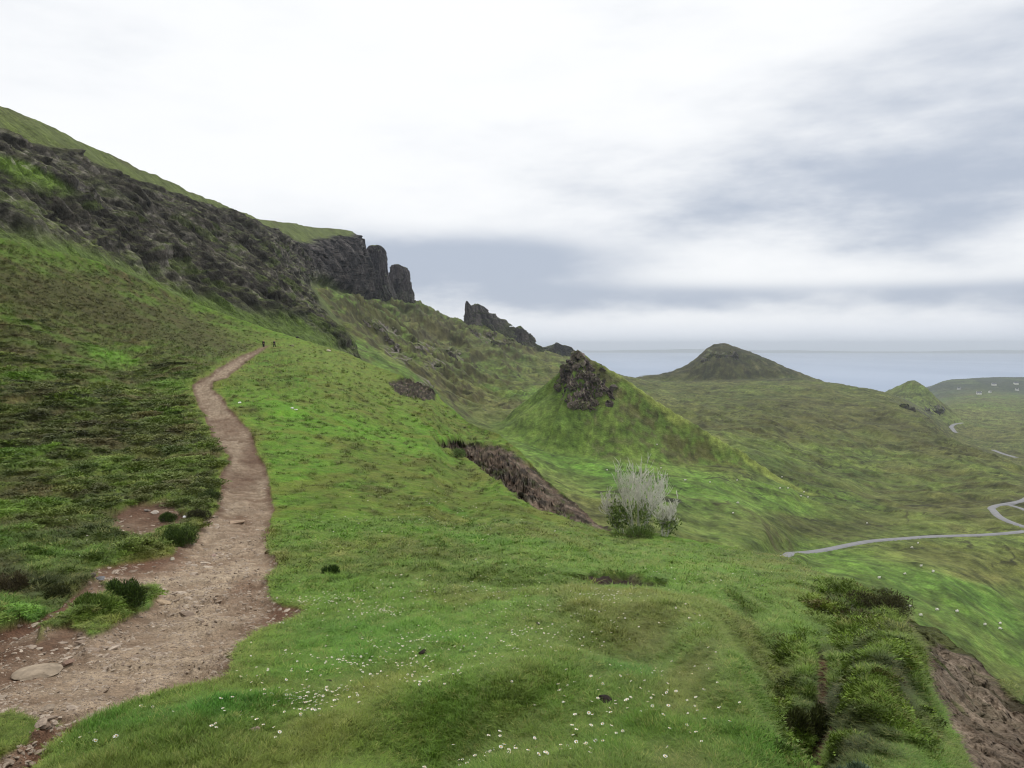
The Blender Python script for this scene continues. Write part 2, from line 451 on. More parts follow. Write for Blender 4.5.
# painted ground patches: u, v, ru, rv, angle, colour, weight
PATCH = [(110, 357, 34, 8, 12, c(98, 150, 32), .9), (215, 300, 110, 11, 24, c(98, 140, 38), .9), (330, 336, 40, 8, 12, c(98, 136, 46), .7), (290, 318, 50, 9, 22, c(96, 142, 38), .8),
         (40, 250, 60, 10, 20, c(92, 128, 38), .7), (60, 300, 120, 26, 14, c(66, 60, 40), .75), (160, 322, 90, 14, 16, c(70, 64, 42), .6), (30, 345, 70, 16, 8, c(70, 62, 44), .6), (190, 340, 60, 10, 14, c(66, 66, 40), .5),
         (80, 435, 110, 16, 4, c(66, 62, 44), .55), (60, 470, 60, 12, 0, c(94, 128, 40), .6), (160, 470, 60, 16, 0, c(90, 118, 44), .5), (20, 545, 60, 14, 5, c(84, 128, 38), .6), (70, 560, 60, 14, -8, c(88, 126, 44), .6),
         (10, 575, 26, 16, 0, c(66, 64, 48), .7), (70, 582, 40, 8, -8, c(70, 80, 44), .6), (20, 620, 40, 16, -30, c(84, 140, 40), .8),
         (360, 372, 110, 22, 18, c(106, 122, 62), .75), (330, 402, 90, 12, 8, c(104, 122, 64), .5), (350, 428, 120, 12, 16, c(92, 140, 38), .8), (440, 436, 60, 7, 24, c(92, 140, 36), .8),
         (290, 450, 40, 60, -8, c(88, 136, 40), .55), (400, 470, 90, 16, 14, c(96, 106, 56), .6), (470, 500, 70, 14, 16, c(94, 104, 54), .55), (360, 500, 60, 9, 8, c(92, 96, 52), .5),
         (500, 545, 190, 14, 8, c(92, 134, 46), .6), (330, 540, 60, 24, 0, c(90, 134, 44), .5), (480, 576, 90, 8, 3, c(88, 92, 50), .55), (700, 560, 80, 16, 10, c(92, 128, 48), .5), (690, 540, 60, 6, 5, c(92, 146, 34), .7),
         (190, 745, 110, 34, -6, c(40, 112, 22), .9), (360, 720, 90, 22, -30, c(112, 116, 60), .7), (420, 700, 80, 16, -16, c(104, 116, 56), .6), (470, 740, 70, 24, -6, c(72, 84, 36), .5), (640, 668, 46, 18, 0, c(56, 108, 34), .7),
         (660, 640, 90, 14, 10, c(96, 104, 56), .55), (690, 690, 30, 40, -35, c(112, 112, 66), .5), (580, 700, 60, 30, 0, c(84, 124, 42), .4), (640, 740, 90, 30, 0, c(84, 122, 40), .4), (560, 640, 60, 20, 0, c(98, 116, 56), .5),
         (400, 640, 110, 22, 3, c(72, 126, 38), .5), (330, 660, 60, 30, -10, c(72, 126, 34), .5), (255, 650, 30, 24, -40, c(104, 122, 60), .7), (190, 688, 40, 9, -25, c(104, 124, 60), .6), (745, 602, 28, 8, 10, c(58, 64, 34), .7),
         (850, 600, 40, 8, 28, c(60, 58, 38), .8), (895, 612, 22, 12, 30, c(52, 48, 32), .85), (780, 600, 40, 20, 10, c(98, 124, 48), .5), (700, 640, 40, 26, -30, c(80, 128, 40), .5), (905, 655, 20, 50, -30, c(104, 116, 54), .5)]
for (a, b, ru, rv, an, col, w) in PATCH:
    A = mixc(A, col, w * blob(U2, V2, a, b, ru, rv, an, .7) * np.clip(.75 + .5 * nB + .4 * nC, .2, 1))
A = mixc(A, c(112, 118, 66), .8 * (sstep(9, -1, sd_soil) * (1 - left)) * np.clip(.6 + nC, 0, 1))      # trodden turf by the path
A = mixc(A, c(106, 104, 58), sstep(.08, .42, fbm(X * .28, Y * .22, 4, 66)) * .5 * (1 - left))
A = mixc(A, c(58, 58, 32), sstep(.15, .5, tus + .4 * tus2) * .45 * sstep(20, 50, Dg))
lum_ = (A @ np.array([.3, .6, .1]))[..., None]
A = (lum_ + (A - lum_) * .93) * .92 * (np.array([.98, 1.0, .68]) * left[..., None] + np.array([1.05, 1.1, .58]) * (1 - left[..., None]))
# scars
sq = fbm(X * 1.2, Z * 1.6 + Y * .5, 4, 123); sq2 = fbm(X * .45, Z * .7 + Y * .2, 4, 124)
scar_c = mixc(scar_c, c(40, 34, 28), sstep(.05, .4, sq2) * .7)
scar_c = mixc(scar_c, c(150, 132, 118), sstep(.12, .45, sq) * .6)
scar_c = mixc(scar_c, c(84, 92, 44), sstep(.18, .42, sq2 * .6 - sq * .6) * .7)
A = A * (1 - scar_w[..., None]) + scar_c * .82 * np.array([.92, .96, .9]) * scar_w[..., None]
# soil of the path: stony grey brown in the middle, redder earth at the edges
S = pal(sstep(-.3, .35, rocky + .3 * nB), c(138, 122, 105), c(164, 149, 131))
S = mixc(S, c(110, 90, 74), sstep(.1, .5, fbm(X * .7, Y * .4, 4, 56)) * .7)
S = mixc(S, c(170, 156, 138), slab * .55)
ewd = np.interp(Vg, [350, 560, 620, 720], [4, 10, 34, 46])
edge = sstep(-ewd, -1, np.maximum(sd_path, -isle)) * (fbm(X * .6, Y * .35, 3, 57) * .8 + .75)
S = mixc(S, c(92, 68, 54), np.clip(edge, 0, 1) * .9)
for (a, b, ru, rv, an, w) in [(275, 612, 34, 12, -10, .9), (240, 585, 26, 14, -30, .7), (215, 690, 60, 12, -18, .8), (60, 745, 60, 18, -25, .95), (40, 612, 70, 16, -28, .9), (238, 480, 20, 12, 0, .6), (225, 425, 18, 10, 10, .5), (150, 560, 60, 8, -8, .6), (246, 520, 22, 26, 0, .3), (255, 455, 14, 20, 0, .6)]:
    S = mixc(S, c(98, 72, 58), w * blob(U2, V2, a, b, ru, rv, an, .7))
for (a, b, ru, rv, an, w) in [(130, 640, 120, 40, -18, .5), (180, 600, 50, 14, 0, .6), (60, 690, 90, 40, -15, .45), (232, 518, 18, 8, 0, .6)]:
    S = mixc(S, c(158, 142, 124), w * blob(U2, V2, a, b, ru, rv, an, .8) * np.clip(.7 + rocky, 0, 1))
S = S * np.array([1.04, 1.0, .93])
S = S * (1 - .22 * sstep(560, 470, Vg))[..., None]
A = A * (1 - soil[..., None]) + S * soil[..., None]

# skirt behind the crest, and ground under and behind the camera
P = np.stack([X, Y, Z], -1)
tail = []
for k in range(1, 26):
    q = k / 25
    dd = P[-1, :, 1] * (1 + .5 * q) + 2 * q
    s = dd / P[-1, :, 1]
    zz = P[-1, :, 2] - (dd - P[-1, :, 1]) * (.25 + 1.6 * q) - np.clip(P[-1, :, 2] * (s - 1), None, 0) * 0 - (s - 1) * np.abs(P[-1, :, 2])
    tail.append(np.stack([P[-1, :, 0] * s, dd, zz], -1))
head = []
for k in range(1, 25):
    q = k / 24
    xx = P[0, :, 0] * (1 + 1.6 * q); yy = P[0, :, 1] * (1 - q) - 9 * q
    zz = P[0, :, 2] * (1 - q) + (-1.72 - .08 * xx * 0 + np.clip(-xx, -6, 8) * .05) * q + fbm(xx * .5, yy * .5, 3, 2) * .06 * min(1, 3 * q)
    head.append(np.stack([xx, yy, zz], -1))
ALL = np.concatenate([np.array(head[::-1]), P, np.array(tail)], 0)
CA = np.concatenate([np.repeat(A[:1], 24, 0), A, np.repeat(A[-1:], 25, 0)], 0)
SO = np.concatenate([np.repeat(soil[:1], 24, 0), soil, np.repeat(soil[-1:] * 0, 25, 0)], 0)
SC = np.concatenate([np.repeat(scar_w[:1], 24, 0), scar_w, np.repeat(scar_w[-1:] * 0, 25, 0)], 0)
nr, nc = ALL.shape[:2]
FA = grid_faces(nr, nc)
def submesh(name, mask, mat):
    f = FA[mask]
    used = np.unique(f); remap = np.zeros(nr * nc, np.int64); remap[used] = np.arange(len(used))
    return mesh_obj(name, ALL.reshape(-1, 3)[used], remap[f], mat, cols=CA.reshape(-1, 3)[used])
fs = SO.ravel()[FA].mean(1) > .5; fc = (SC.ravel()[FA].mean(1) > .5) & ~fs
tag(submesh('hillside', ~fs & ~fc, M_TURF), kind='structure')
tag(submesh('path', fs, M_SOIL), kind='structure')
tag(submesh('bare_earth', fc, M_SCAR), kind='structure')

_cx = np.arange(len(ucol))
def hill_ij(u, v):
    j = np.interp(u, ucol, _cx)
    jj = np.clip(np.round(j).astype(int), 0, len(ucol) - 1)
    t = (v - VB[jj]) / (v_top(ucol)[jj] - VB[jj])
    ii = np.clip(np.round(t * (NT - 1)).astype(int), 0, NT - 1)
    return ii, jj
def on_hill(u, v):
    i, j = hill_ij(np.asarray(u, float), np.asarray(v, float))
    return P[i, j]

# ------------------------------------------------------------------ ground sheet: valley, moor, coastal plain out to the sea
VIS = [(430, 314, 950), (414, 305, 930), (374, 302, 890), (322, 287, 605), (340, 318, 480), (345, 338, 420), (340, 346, 330),
       (380, 330, 620), (400, 350, 560), (390, 360, 450), (430, 383, 480), (440, 396, 420), (412, 374, 390), (470, 420, 420), (500, 438, 370), (540, 470, 290), (580, 502, 250),
       (450, 322, 1000), (465, 327, 1080), (500, 332, 1120), (530, 347, 1150), (547, 353, 1180), (572, 358, 1200),
       (440, 345, 850), (480, 360, 850), (520, 370, 900), (540, 385, 800), (480, 385, 700), (450, 365, 680), (420, 340, 780), (520, 400, 620), (560, 400, 650), (490, 405, 560), (540, 420, 480), (450, 395, 520), (510, 415, 480),
       (640, 384, 1100), (700, 382, 1300), (700, 397, 950), (720, 420, 650), (780, 380, 1300), (800, 380, 1300), (850, 387, 1250), (880, 392, 1180), (900, 400, 1080), (930, 421, 880), (960, 444, 720), (1000, 461, 600), (1040, 478, 530), (1100, 500, 470), (1200, 530, 400),
       (800, 410, 850), (800, 440, 580), (800, 480, 400), (860, 430, 750), (860, 470, 500), (860, 510, 360), (900, 450, 650), (920, 490, 440), (960, 500, 400), (740, 500, 300), (760, 530, 240),
       (800, 555, 255), (860, 543, 290), (930, 538, 300), (1000, 532, 310), (1024, 528, 315), (995, 512, 350), (1030, 501, 375),
       (1024, 600, 235), (900, 580, 220), (960, 600, 210), (1024, 690, 165), (1100, 650, 200), (850, 572, 215), (740, 548, 210), (700, 541, 215), (650, 536, 205), (1300, 600, 300),
       (960, 435, 1250), (1010, 440, 1200), (955, 425, 1500), (1024, 425, 1500), (930, 410, 1900), (1024, 405, 2200), (965, 398, 2700), (1024, 397, 2800), (1024, 393, 3400), (950, 394, 3300),
       (1000, 377, 4500), (965, 379, 4300), (940, 382, 4150), (1060, 375, 4600), (1300, 378, 4600), (1300, 420, 1600)]
HID = [(-300, 70, -40), (0, 70, -42), (300, 70, -46), (600, 70, -52), (900, 70, -60), (1200, 70, -62), (300, 150, -42), (500, 160, -46), (900, 130, -64), (1200, 130, -70), (0, 250, -10), (200, 300, -6),
       (-300, 300, 10), (0, 500, 10), (100, 900, 25), (-300, 1000, 40), (-300, 3000, 0), (250, 1300, 40),
       (412, 1150, 35), (465, 1350, 0), (530, 1450, -45), (572, 1500, -70), (580, 420, -56), (640, 420, -58), (640, 330, -55), (600, 300, -52), (740, 400, -62), (560, 550, -50), (650, 600, -60),
       (880, 1550, -112), (915, 1600, -112), (960, 900, -128), (1040, 760, -132), (1100, 660, -132), (960, 1900, -150),
       (800, 1800, -112), (720, 1500, -66), (800, 2600, -262), (700, 1900, -110), (700, 2700, -285), (600, 2000, -130), (500, 2000, -140), (500, 3200, -290), (300, 2200, 0), (300, 3600, -290),
       (860, 2400, -235), (905, 3000, -275), (880, 4000, -300), (920, 4200, -262), (700, 5000, -300), (1000, 5600, -290), (1300, 5800, -290), (400, 5800, -300), (0, 5800, -300), (1000, 7000, -310), (500, 7000, -310), (0, 7000, -310)]
cp = np.array([px(*q) for q in VIS])
hp = np.array([[(u - 512) / F * d, d, z] for u, d, z in HID])
ctl = np.concatenate([cp, hp])
KU, KL = F / 130, 1.7
def rc(x, y): return np.stack([x / y * KU, np.log(y) * KL], -1)
Q = rc(ctl[:, 0], ctl[:, 1]); W = ctl[:, 2] / ctl[:, 1]
def tps(r2): return .5 * r2 * np.log(r2 + 1e-9)
nq = len(Q)
K = tps(((Q[:, None] - Q[None]) ** 2).sum(-1)) + np.eye(nq) * .004
Pm = np.concatenate([np.ones((nq, 1)), Q], 1)
sol = np.linalg.solve(np.block([[K, Pm], [Pm.T, np.zeros((3, 3))]]), np.concatenate([W, np.zeros(3)]))
def base_h(x, y):
    q = rc(x, y); out = sol[nq] + q[..., 0] * sol[nq + 1] + q[..., 1] * sol[nq + 2]
    for i in range(nq):
        out = out + sol[i] * tps((q[..., 0] - Q[i, 0]) ** 2 + (q[..., 1] - Q[i, 1]) ** 2)
    return out * y

AP = px(580, 349, 420)
RA = math.radians(-21)
def pyramid(x, y):
    dx, dy = x - AP[0], y - AP[1]
    r = np.sqrt(dx * dx + dy * dy) + 1e-6
    w = sstep(.25, .8, (-dx * .76 - dy * .65) / r)                 # the craggy left front falls off steeply first
    hard = np.where(r < 13, 1.75 * r, 22.75 + .68 * (r - 13))
    soft = np.where(dx > 0, .80, .78) * r + 3 * (1 - np.exp(-r / 12))
    cone = AP[2] - (soft + (hard - soft) * w)
    t = dx * math.cos(RA) + dy * math.sin(RA); q = np.abs(-dx * math.sin(RA) + dy * math.cos(RA))
    spur = AP[2] - .61 * np.abs(t) - np.where(t < 0, 3, 0) * np.abs(t) - .78 * q - .6
    return np.maximum(cone, spur)

hp_x = np.array([440, 540, 600, 640, 660, 685, 698, 706, 714, 722, 732, 745, 765, 790, 812, 826, 850, 950])
hp_v = np.array([500, 420, 384, 378, 374, 366, 357, 349, 344.5, 343.5, 346, 351, 359, 369, 377, 382, 392, 470])
hpp = px(hp_x, hp_v, 1500)
def far_hill(x, y):
    xs = x / y * 1500
    top = np.interp(xs, hpp[:, 0], hpp[:, 2])
    return -170 + (top + 170) * np.exp(-((y - 1500) / 230) ** 2)
KN = px(915, 381.5, 1600)
def knoll(x, y):
    dx = x - KN[0]; dy = y - KN[1]
    s = np.where(dx < 0, 62, 75)
    return (KN[2] + 112) * np.exp(-(np.abs(dx / s) ** 1.7 + (dy / 110) ** 2))

def H(x, y, detail=True):
    z = base_h(x, y)
    p = pyramid(x, y)
    k = 4.0
    hgt = np.clip(.5 + .5 * (p - z) / (k * 2), 0, 1)
    z = z + (p - z) * hgt + k * 2 * hgt * (1 - hgt) * .5
    fh = far_hill(x, y)
    z = np.where(np.abs(y - 1500) < 420, np.maximum(z, fh), z)
    kn = knoll(x, y)
    z = z + kn
    if detail:
        g = np.clip(y / 400, .5, 2.2)
        land = sstep(5200, 4200, y)
        pr = np.exp(-(((x - AP[0]) / 90) ** 2 + ((y - AP[1]) / 70) ** 2))
        a = fbm(x / 90, y / 130, 4, 81); b = fbm(x / 22, y / 40, 4, 83); e = fbm(x / 7, y / 11, 3, 85)
        m = 1 - np.abs(fbm(x / 60, y / 70, 4, 87))
        rough = sstep(560, 440, x / y * F + 512) * sstep(380, 600, y)      # landslip lumps below the escarpment
        dz = (a * 4.2 + (m ** 3 - .5) * 4.0 * (1 + rough * 1.6)) * (1 - .8 * pr) * np.clip(y / 500, .25, 1.4) + b * (1.5 + 1.2 * rough) * (1 - .4 * pr) * g ** .5 + e * .3 * g
        tz = z + a * 4
        dz = dz + .5 * g * np.clip(np.sin(tz * .9), -.3, 1) * (1 - pr)
        z = z + dz * land * (1 - .45 * sstep(600, 1000, y) * sstep(560, 620, x / y * F + 512))
    return z

ag = np.concatenate([np.linspace(-1.5, -.32, 60), np.linspace(-.318, .72, 860), np.linspace(.722, 1.6, 60)])
dg = np.exp(np.linspace(math.log(58), math.log(7000), 1080))
AG, DG = np.meshgrid(ag, dg)
gx, gy = AG * DG, DG
gz = H(gx, gy)
GP = np.stack([gx, gy, gz], -1)
gu, gv = proj(GP)
# slope
dzx = np.gradient(gz, axis=1) / (np.gradient(gx, axis=1) + 1e-6)
dzy = np.gradient(gz, axis=0) / np.gradient(gy, axis=0)
slope = np.sqrt(dzx ** 2 + dzy ** 2)
q1 = fbm(gx / 70, gy / 110, 5, 91); q2 = fbm(gx / 20, gy / 45, 4, 92); q3 = fbm3(gx / 7, gy / 8, gz / 7, 4, 93) * 1.5; q4 = fbm(gx / 200, gy / 260, 3, 94)
gw = fbm(gx / 30, gy / 50, 4, 95)
gU, gV = gu + gw * 14 + q1 * 8, gv + q2 * 5 + gw * 3
pyr = np.exp(-(((gx - AP[0] - 10) / 130) ** 4 + ((gy - AP[1] + 30) / 150) ** 4))
base = pal(sstep(-.35, .35, q1 + .4 * q2), c(92, 112, 54), c(98, 104, 62))
base = mixc(base, c(84, 128, 40), sstep(.0, .45, q4 + .5 * q2) * .6)
base = mixc(base, c(66, 68, 44), sstep(.1, .5, q2 * .7 + q1 * .6) * .7)
base = mixc(base, c(52, 52, 36), sstep(.28, .6, q3 * .6 + q2 * .6) * .6)
gcol = base
mo = sstep(520, 620, gy) * (gy < 1420) * sstep(600, 640, gu)
gcol = mixc(gcol, c(84, 90, 54), mo * .55)
GPATCH = [(600, 450, 110, 44, 25, 250, 500, c(86, 128, 38), .85), (560, 440, 60, 30, 0, 300, 520, c(84, 130, 36), .8), (660, 420, 70, 9, 33, 300, 460, c(110, 132, 58), .85), (740, 470, 90, 20, 24, 250, 460, c(90, 120, 46), .7),  # pale olive entry paints the ridge's lit right side
          (745, 478, 70, 10, 26, 250, 420, c(70, 74, 44), .8), (700, 490, 80, 22, 12, 200, 360, c(82, 126, 38), .8), (620, 480, 60, 20, 20, 200, 330, c(78, 126, 34), .8),
          (820, 528, 85, 21, -2, 200, 420, c(66, 70, 40), .9), (780, 505, 60, 9, 10, 240, 420, c(88, 130, 40), .7), (800, 490, 60, 8, 8, 260, 460, c(86, 134, 36), .6), (900, 590, 160, 38, 12, 150, 300, c(80, 116, 40), .9), (960, 620, 120, 50, 25, 130, 260, c(74, 114, 38), .85),
          (840, 565, 60, 14, 5, 180, 300, c(80, 116, 38), .85), (960, 560, 80, 16, 6, 200, 330, c(106, 108, 62), .75), (975, 575, 30, 7, 8, 200, 300, c(122, 108, 78), .7), (1010, 570, 40, 14, 10, 200, 330, c(98, 102, 58), .6),
          (830, 452, 60, 7, 6, 420, 800, c(96, 122, 54), .8), (890, 458, 50, 7, 8, 420, 800, c(94, 120, 54), .75), (760, 448, 60, 7, 10, 400, 800, c(98, 120, 58), .65), (840, 420, 130, 14, 8, 550, 1100, c(80, 80, 52), .7), (900, 434, 60, 12, 18, 550, 1000, c(76, 78, 50), .7), (690, 412, 70, 10, 8, 600, 1000, c(94, 102, 62), .7),
          (870, 490, 120, 14, 8, 330, 600, c(80, 84, 50), .6), (960, 480, 80, 14, 12, 380, 600, c(90, 94, 56), .6), (780, 468, 50, 10, 30, 330, 560, c(56, 56, 42), .6), (650, 398, 60, 8, 5, 600, 1100, c(98, 106, 68), .7),
          (430, 330, 40, 18, 30, 560, 1000, c(104, 100, 84), .75), (455, 340, 50, 16, 25, 650, 1100, c(98, 100, 74), .6), (500, 345, 40, 14, 25, 800, 1200, c(88, 96, 64), .6), (480, 365, 50, 14, 10, 500, 1000, c(88, 116, 50), .6), (535, 395, 40, 7, 0, 500, 900, c(92, 138, 46), .8), (450, 375, 40, 16, 30, 380, 900, c(100, 106, 70), .5),
          (500, 410, 60, 14, 15, 380, 700, c(104, 106, 74), .7), (380, 340, 40, 14, 35, 300, 800, c(96, 112, 56), .7), (540, 428, 60, 8, 5, 300, 520, c(106, 114, 62), .6), (560, 435, 60, 7, 5, 250, 450, c(102, 112, 58), .5),
          (980, 415, 80, 10, 4, 1000, 2400, c(122, 130, 82), .5), (990, 436, 60, 10, 2, 900, 1700, c(108, 112, 66), .6), (930, 412, 30, 10, 10, 1200, 2200, c(96, 120, 64), .5), (915, 392, 36, 10, 8, 1400, 1800, c(96, 122, 60), .7)]
for (a, b, ru, rv, an, d0, d1, col, w) in GPATCH:
    gcol = mixc(gcol, col, w * blob(gU, gV, a, b, ru, rv, an, .7) * ((gy > d0) & (gy < d1)) * np.clip(.8 + .5 * q2 + .3 * q3, .3, 1))
hmask = sstep(-3, 3, pyramid(gx, gy) - gz + 4) * (gy < 520) * (gy > 230)
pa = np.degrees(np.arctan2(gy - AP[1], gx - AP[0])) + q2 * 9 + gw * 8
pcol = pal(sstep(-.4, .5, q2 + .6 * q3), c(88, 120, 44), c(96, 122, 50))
pcol = mixc(pcol, c(124, 140, 66), sstep(-29, -23, pa) * sstep(50, 20, pa))  # right flank painted paler, its lit side put into the colour
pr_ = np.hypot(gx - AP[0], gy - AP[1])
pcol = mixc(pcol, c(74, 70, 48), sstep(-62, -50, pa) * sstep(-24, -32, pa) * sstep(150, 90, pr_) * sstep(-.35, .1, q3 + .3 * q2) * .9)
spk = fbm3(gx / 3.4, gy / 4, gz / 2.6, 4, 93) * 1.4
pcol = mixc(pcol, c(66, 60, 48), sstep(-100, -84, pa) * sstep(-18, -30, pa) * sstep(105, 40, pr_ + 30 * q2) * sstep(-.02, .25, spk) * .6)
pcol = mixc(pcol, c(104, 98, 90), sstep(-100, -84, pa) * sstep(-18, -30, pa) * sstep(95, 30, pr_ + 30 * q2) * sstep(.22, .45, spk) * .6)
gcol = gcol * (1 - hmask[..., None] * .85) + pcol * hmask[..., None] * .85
fhm = (gy > 1250) & (gy < 1800) & (gu > 600) & (gu < 850)
fhz = sstep(-72, -52, gz) * fhm
gcol = mixc(gcol, c(48, 50, 38), fhz * .9)
gcol = mixc(gcol, c(96, 92, 80), fhz * sstep(.1, .5, fbm(gx / 14, gz / 30 + gy / 90, 4, 97)) * .7)
# peat hags and bare steps on the steepest bits
steep = sstep(.72, 1.1, slope + .25 * q3) * (gy < 1300) * (1 - hmask)
gcol = mixc(gcol, c(70, 62, 54), steep * .8)
hag = sstep(.58, .75, 1 - np.abs(fbm(gx / 60, gy / 45, 4, 98)) * 1.4 + q3 * .2 - .18) * (gy > 330) * sstep(1.2, .3, pyr * 2)
gcol = mixc(gcol, c(54, 50, 36), np.clip(hag, 0, 1) * .55)
coast = sstep(2700, 3700, gy)
gcol = mixc(gcol, c(40, 54, 52), coast * .9)
gcol = mixc(gcol, c(84, 104, 64), coast * sstep(.1, .4, fbm(gx / 160, gy / 300, 3, 99)) * .6)
lum_ = (gcol @ np.array([.3, .6, .1]))[..., None]
gcol = (lum_ + (gcol - lum_) * .8) * .98 * np.array([.98, .97, .58])
sp2 = np.where(gy < 600, fbm3(gx / 2.6, gy / 3.4, gz / 2.6, 4, 141), fbm3(gx / 8, gy / 10, gz / 8, 3, 142)) * 1.5
gcol = mixc(gcol, c(46, 50, 26), sstep(.15, .45, sp2) * .38 * sstep(4500, 3000, gy))
gcol = mixc(gcol, c(116, 116, 66), sstep(.15, .45, -sp2) * .14 * sstep(3500, 2000, gy))
ln = np.abs(fbm(gx / 55 + gw * .6, (gy + gz * 2.5) / 34, 3, 143)); lm = fbm(gx / 60, gy / 60, 3, 144)
gcol = mixc(gcol, c(44, 44, 26), sstep(.055, .015, ln) * sstep(-.15, .1, lm) * (gy > 260) * (gy < 2200) * (1 - hmask) * .85)
gcol = gcol * np.clip(1 + (.5 - .3 * hmask) * q3 + .45 * fbm(gx / 3, gy / 5, 3, 96), .5, 1.5)[..., None]

_aj = np.arange(len(ag)); _l0 = math.log(58); _ls = (math.log(7000) - _l0) / (len(dg) - 1)
def Hf(x, y):
    j = np.clip(np.interp(x / y, ag, _aj), 0, len(ag) - 1.001); i = np.clip((np.log(y) - _l0) / _ls, 0, len(dg) - 1.001)
    i0, j0 = i.astype(int), j.astype(int); fi, fj = i - i0, j - j0
    return (gz[i0, j0] * (1 - fi) + gz[i0 + 1, j0] * fi) * (1 - fj) + (gz[i0, j0 + 1] * (1 - fi) + gz[i0 + 1, j0 + 1] * fi) * fj

def hit(u, v, d0=90, d1=6500):
    """where the view ray meets the ground sheet"""
    ds = np.exp(np.linspace(math.log(d0), math.log(d1), 1500))
    p = px(u, v, ds)
    h = Hf(p[:, 0], p[:, 1])
    i = np.argmax(h > p[:, 2])
    q = p[i].copy(); q[2] = h[i]
    return q

# sea
ang = np.linspace(0, 2 * np.pi, 129)[:-1]
sv_ = [(0, 0, SEA)] + [(36000 * math.cos(t), 36000 * math.sin(t), SEA) for t in ang]
m, nt, b = new_mat('sea_water'); k = NB(nt)
b.inputs['Base Color'].default_value = rgba(c(58, 84, 112)); b.inputs['Roughness'].default_value = .4
b.inputs['Specular IOR Level'].default_value = .5
nz = k.noise(k.scale(k.obj(), (1, .35, 1)), .0006, 4)
k.put(b.inputs['Base Color'], k.mix(k.mr(nz, .35, .65, 0, 1), rgba(c(112, 134, 164)), rgba(c(138, 156, 182))))  # base colour paled to carry the haze over the water
k.put(b.inputs['Normal'], k.bump(k.noise(k.obj(), .05, 4), 3.0, .5))
tag(mesh_obj('sea', sv_, [(0, i + 1, (i + 1) % 128 + 1) for i in range(128)], m, smooth=False), kind='structure')
# far shore across the water
xs = np.linspace(-30000, 30000, 300)
tz = SEA + 60 + 160 * np.clip(fbm(xs / 6000, xs * 0, 4, 15) + .35, 0, 1.2) * (.35 + .65 * (np.exp(-((xs - 5500) / 4000) ** 2) + np.exp(-((xs - 22000) / 6000) ** 2)))
yy = 33000 - np.abs(xs) * .25
fv = np.concatenate([np.stack([xs, yy - 900, xs * 0 + SEA - 20], -1), np.stack([xs, yy, tz], -1), np.stack([xs, yy + 1500, xs * 0 + SEA - 20], -1)])
tag(mesh_obj('far_hills', fv, grid_faces(3, 300), simple_mat('far_moor', c(76, 88, 62), .9, .2, .001)), kind='structure')

# ------------------------------------------------------------------ escarpment: ledged slope running into sheer cliffs
# stations along the scarp; per line (foot, base, rock top, crest, plateau) as (x, z)
ST_ = [  # y,  foot(x,z), base(x,z), rocktop(x,z), crest(x,z), back(x,z)
 (60, (-92, 0), (-112, 30), (-160, 66), (-182, 80), (-300, 90)),
 (155, (-88, 4), (-105, 22), (-158, 62), (-178, 80), (-300, 92)),
 (190, (-82, 2), (-101, 20.5), (-157, 63), (-177, 80.5), (-300, 92)),
 (220, (-74, -4), (-91, 12.5), (-157, 64), (-176, 81), (-300, 92)),
 (250, (-52, -14), (-68, 2), (-157, 65), (-175.5, 81.5), (-300, 92)),
 (275, (-48, -18), (-64, 1), (-157.5, 67), (-175, 82.5), (-300, 94)),
 (300, (-50, -18), (-66, 2), (-159, 68.7), (-174.5, 83), (-300, 95)),
 (350, (-62, -14), (-84, 10), (-159, 70.5), (-172, 82), (-300, 96)),
 (420, (-90, 6), (-108, 25), (-158, 74), (-165, 80), (-310, 98)),
 (480, (-108, 16), (-126, 36), (-161, 77), (-169, 84), (-320, 102)),
 (545, (-122, 24), (-142, 44), (-166, 80), (-184, 91), (-330, 106)),
 (600, (-134, 30), (-152, 49), (-171, 79), (-196, 99), (-340, 110)),
 (700, (-138, 30), (-158, 50), (-180, 97), (-197, 111), (-350, 122)),
 (800, (-140, 28), (-160, 49), (-184, 114), (-192, 122), (-350, 132)),
 (850, (-142, 26), (-162, 47), (-181, 122), (-188, 129), (-350, 136)),
 (888, (-144, 26), (-163, 46), (-180, 128), (-184, 132), (-350, 138)),
 (910, (-165, 28), (-184, 50), (-198, 126), (-204, 130), (-350, 138)),
 (960, (-230, 20), (-246, 46), (-256, 126), (-262, 132), (-350, 138)),
]
ys = np.array([s[0] for s in ST_], float)
NS, = (1000,)
# spread stations evenly in the picture
yy_ = np.interp(np.linspace(0, 1, NS), [0, .12, .55, .9, 1], [60, 155, 420, 900, 960])
L5 = np.array([[[x, z] for x, z in s[1:]] for s in ST_])
lin = np.stack([np.stack([pchip(ys, L5[:, l, cidx], yy_) for cidx in (0, 1)], -1) for l in range(5)], 1)      # NS,5,2
segs = [30, 200, 36, 10]
rows = []; tl = []
for si, n in enumerate(segs):
    for q in np.linspace(0, 1, n, endpoint=(si == 3)):
        rows.append(lin[:, si] * (1 - q) + lin[:, si + 1] * q); tl.append(si + q)
R = np.array(rows); tl = np.array(tl)[:, None] * np.ones(NS)
ex, ez = R[..., 0], R[..., 1]; ey = np.repeat(yy_[None], len(R), 0).copy()
cliff = sstep(470, 640, ey)                       # 0 broken slope, 1 sheer face
lowe = .9 - .42 * sstep(262, 300, ey) * sstep(480, 400, ey)
face = sstep(lowe, lowe + .3, tl) * (1 - sstep(1.93, 2.15, tl))
hq = np.clip(tl - 1, 0, 1)
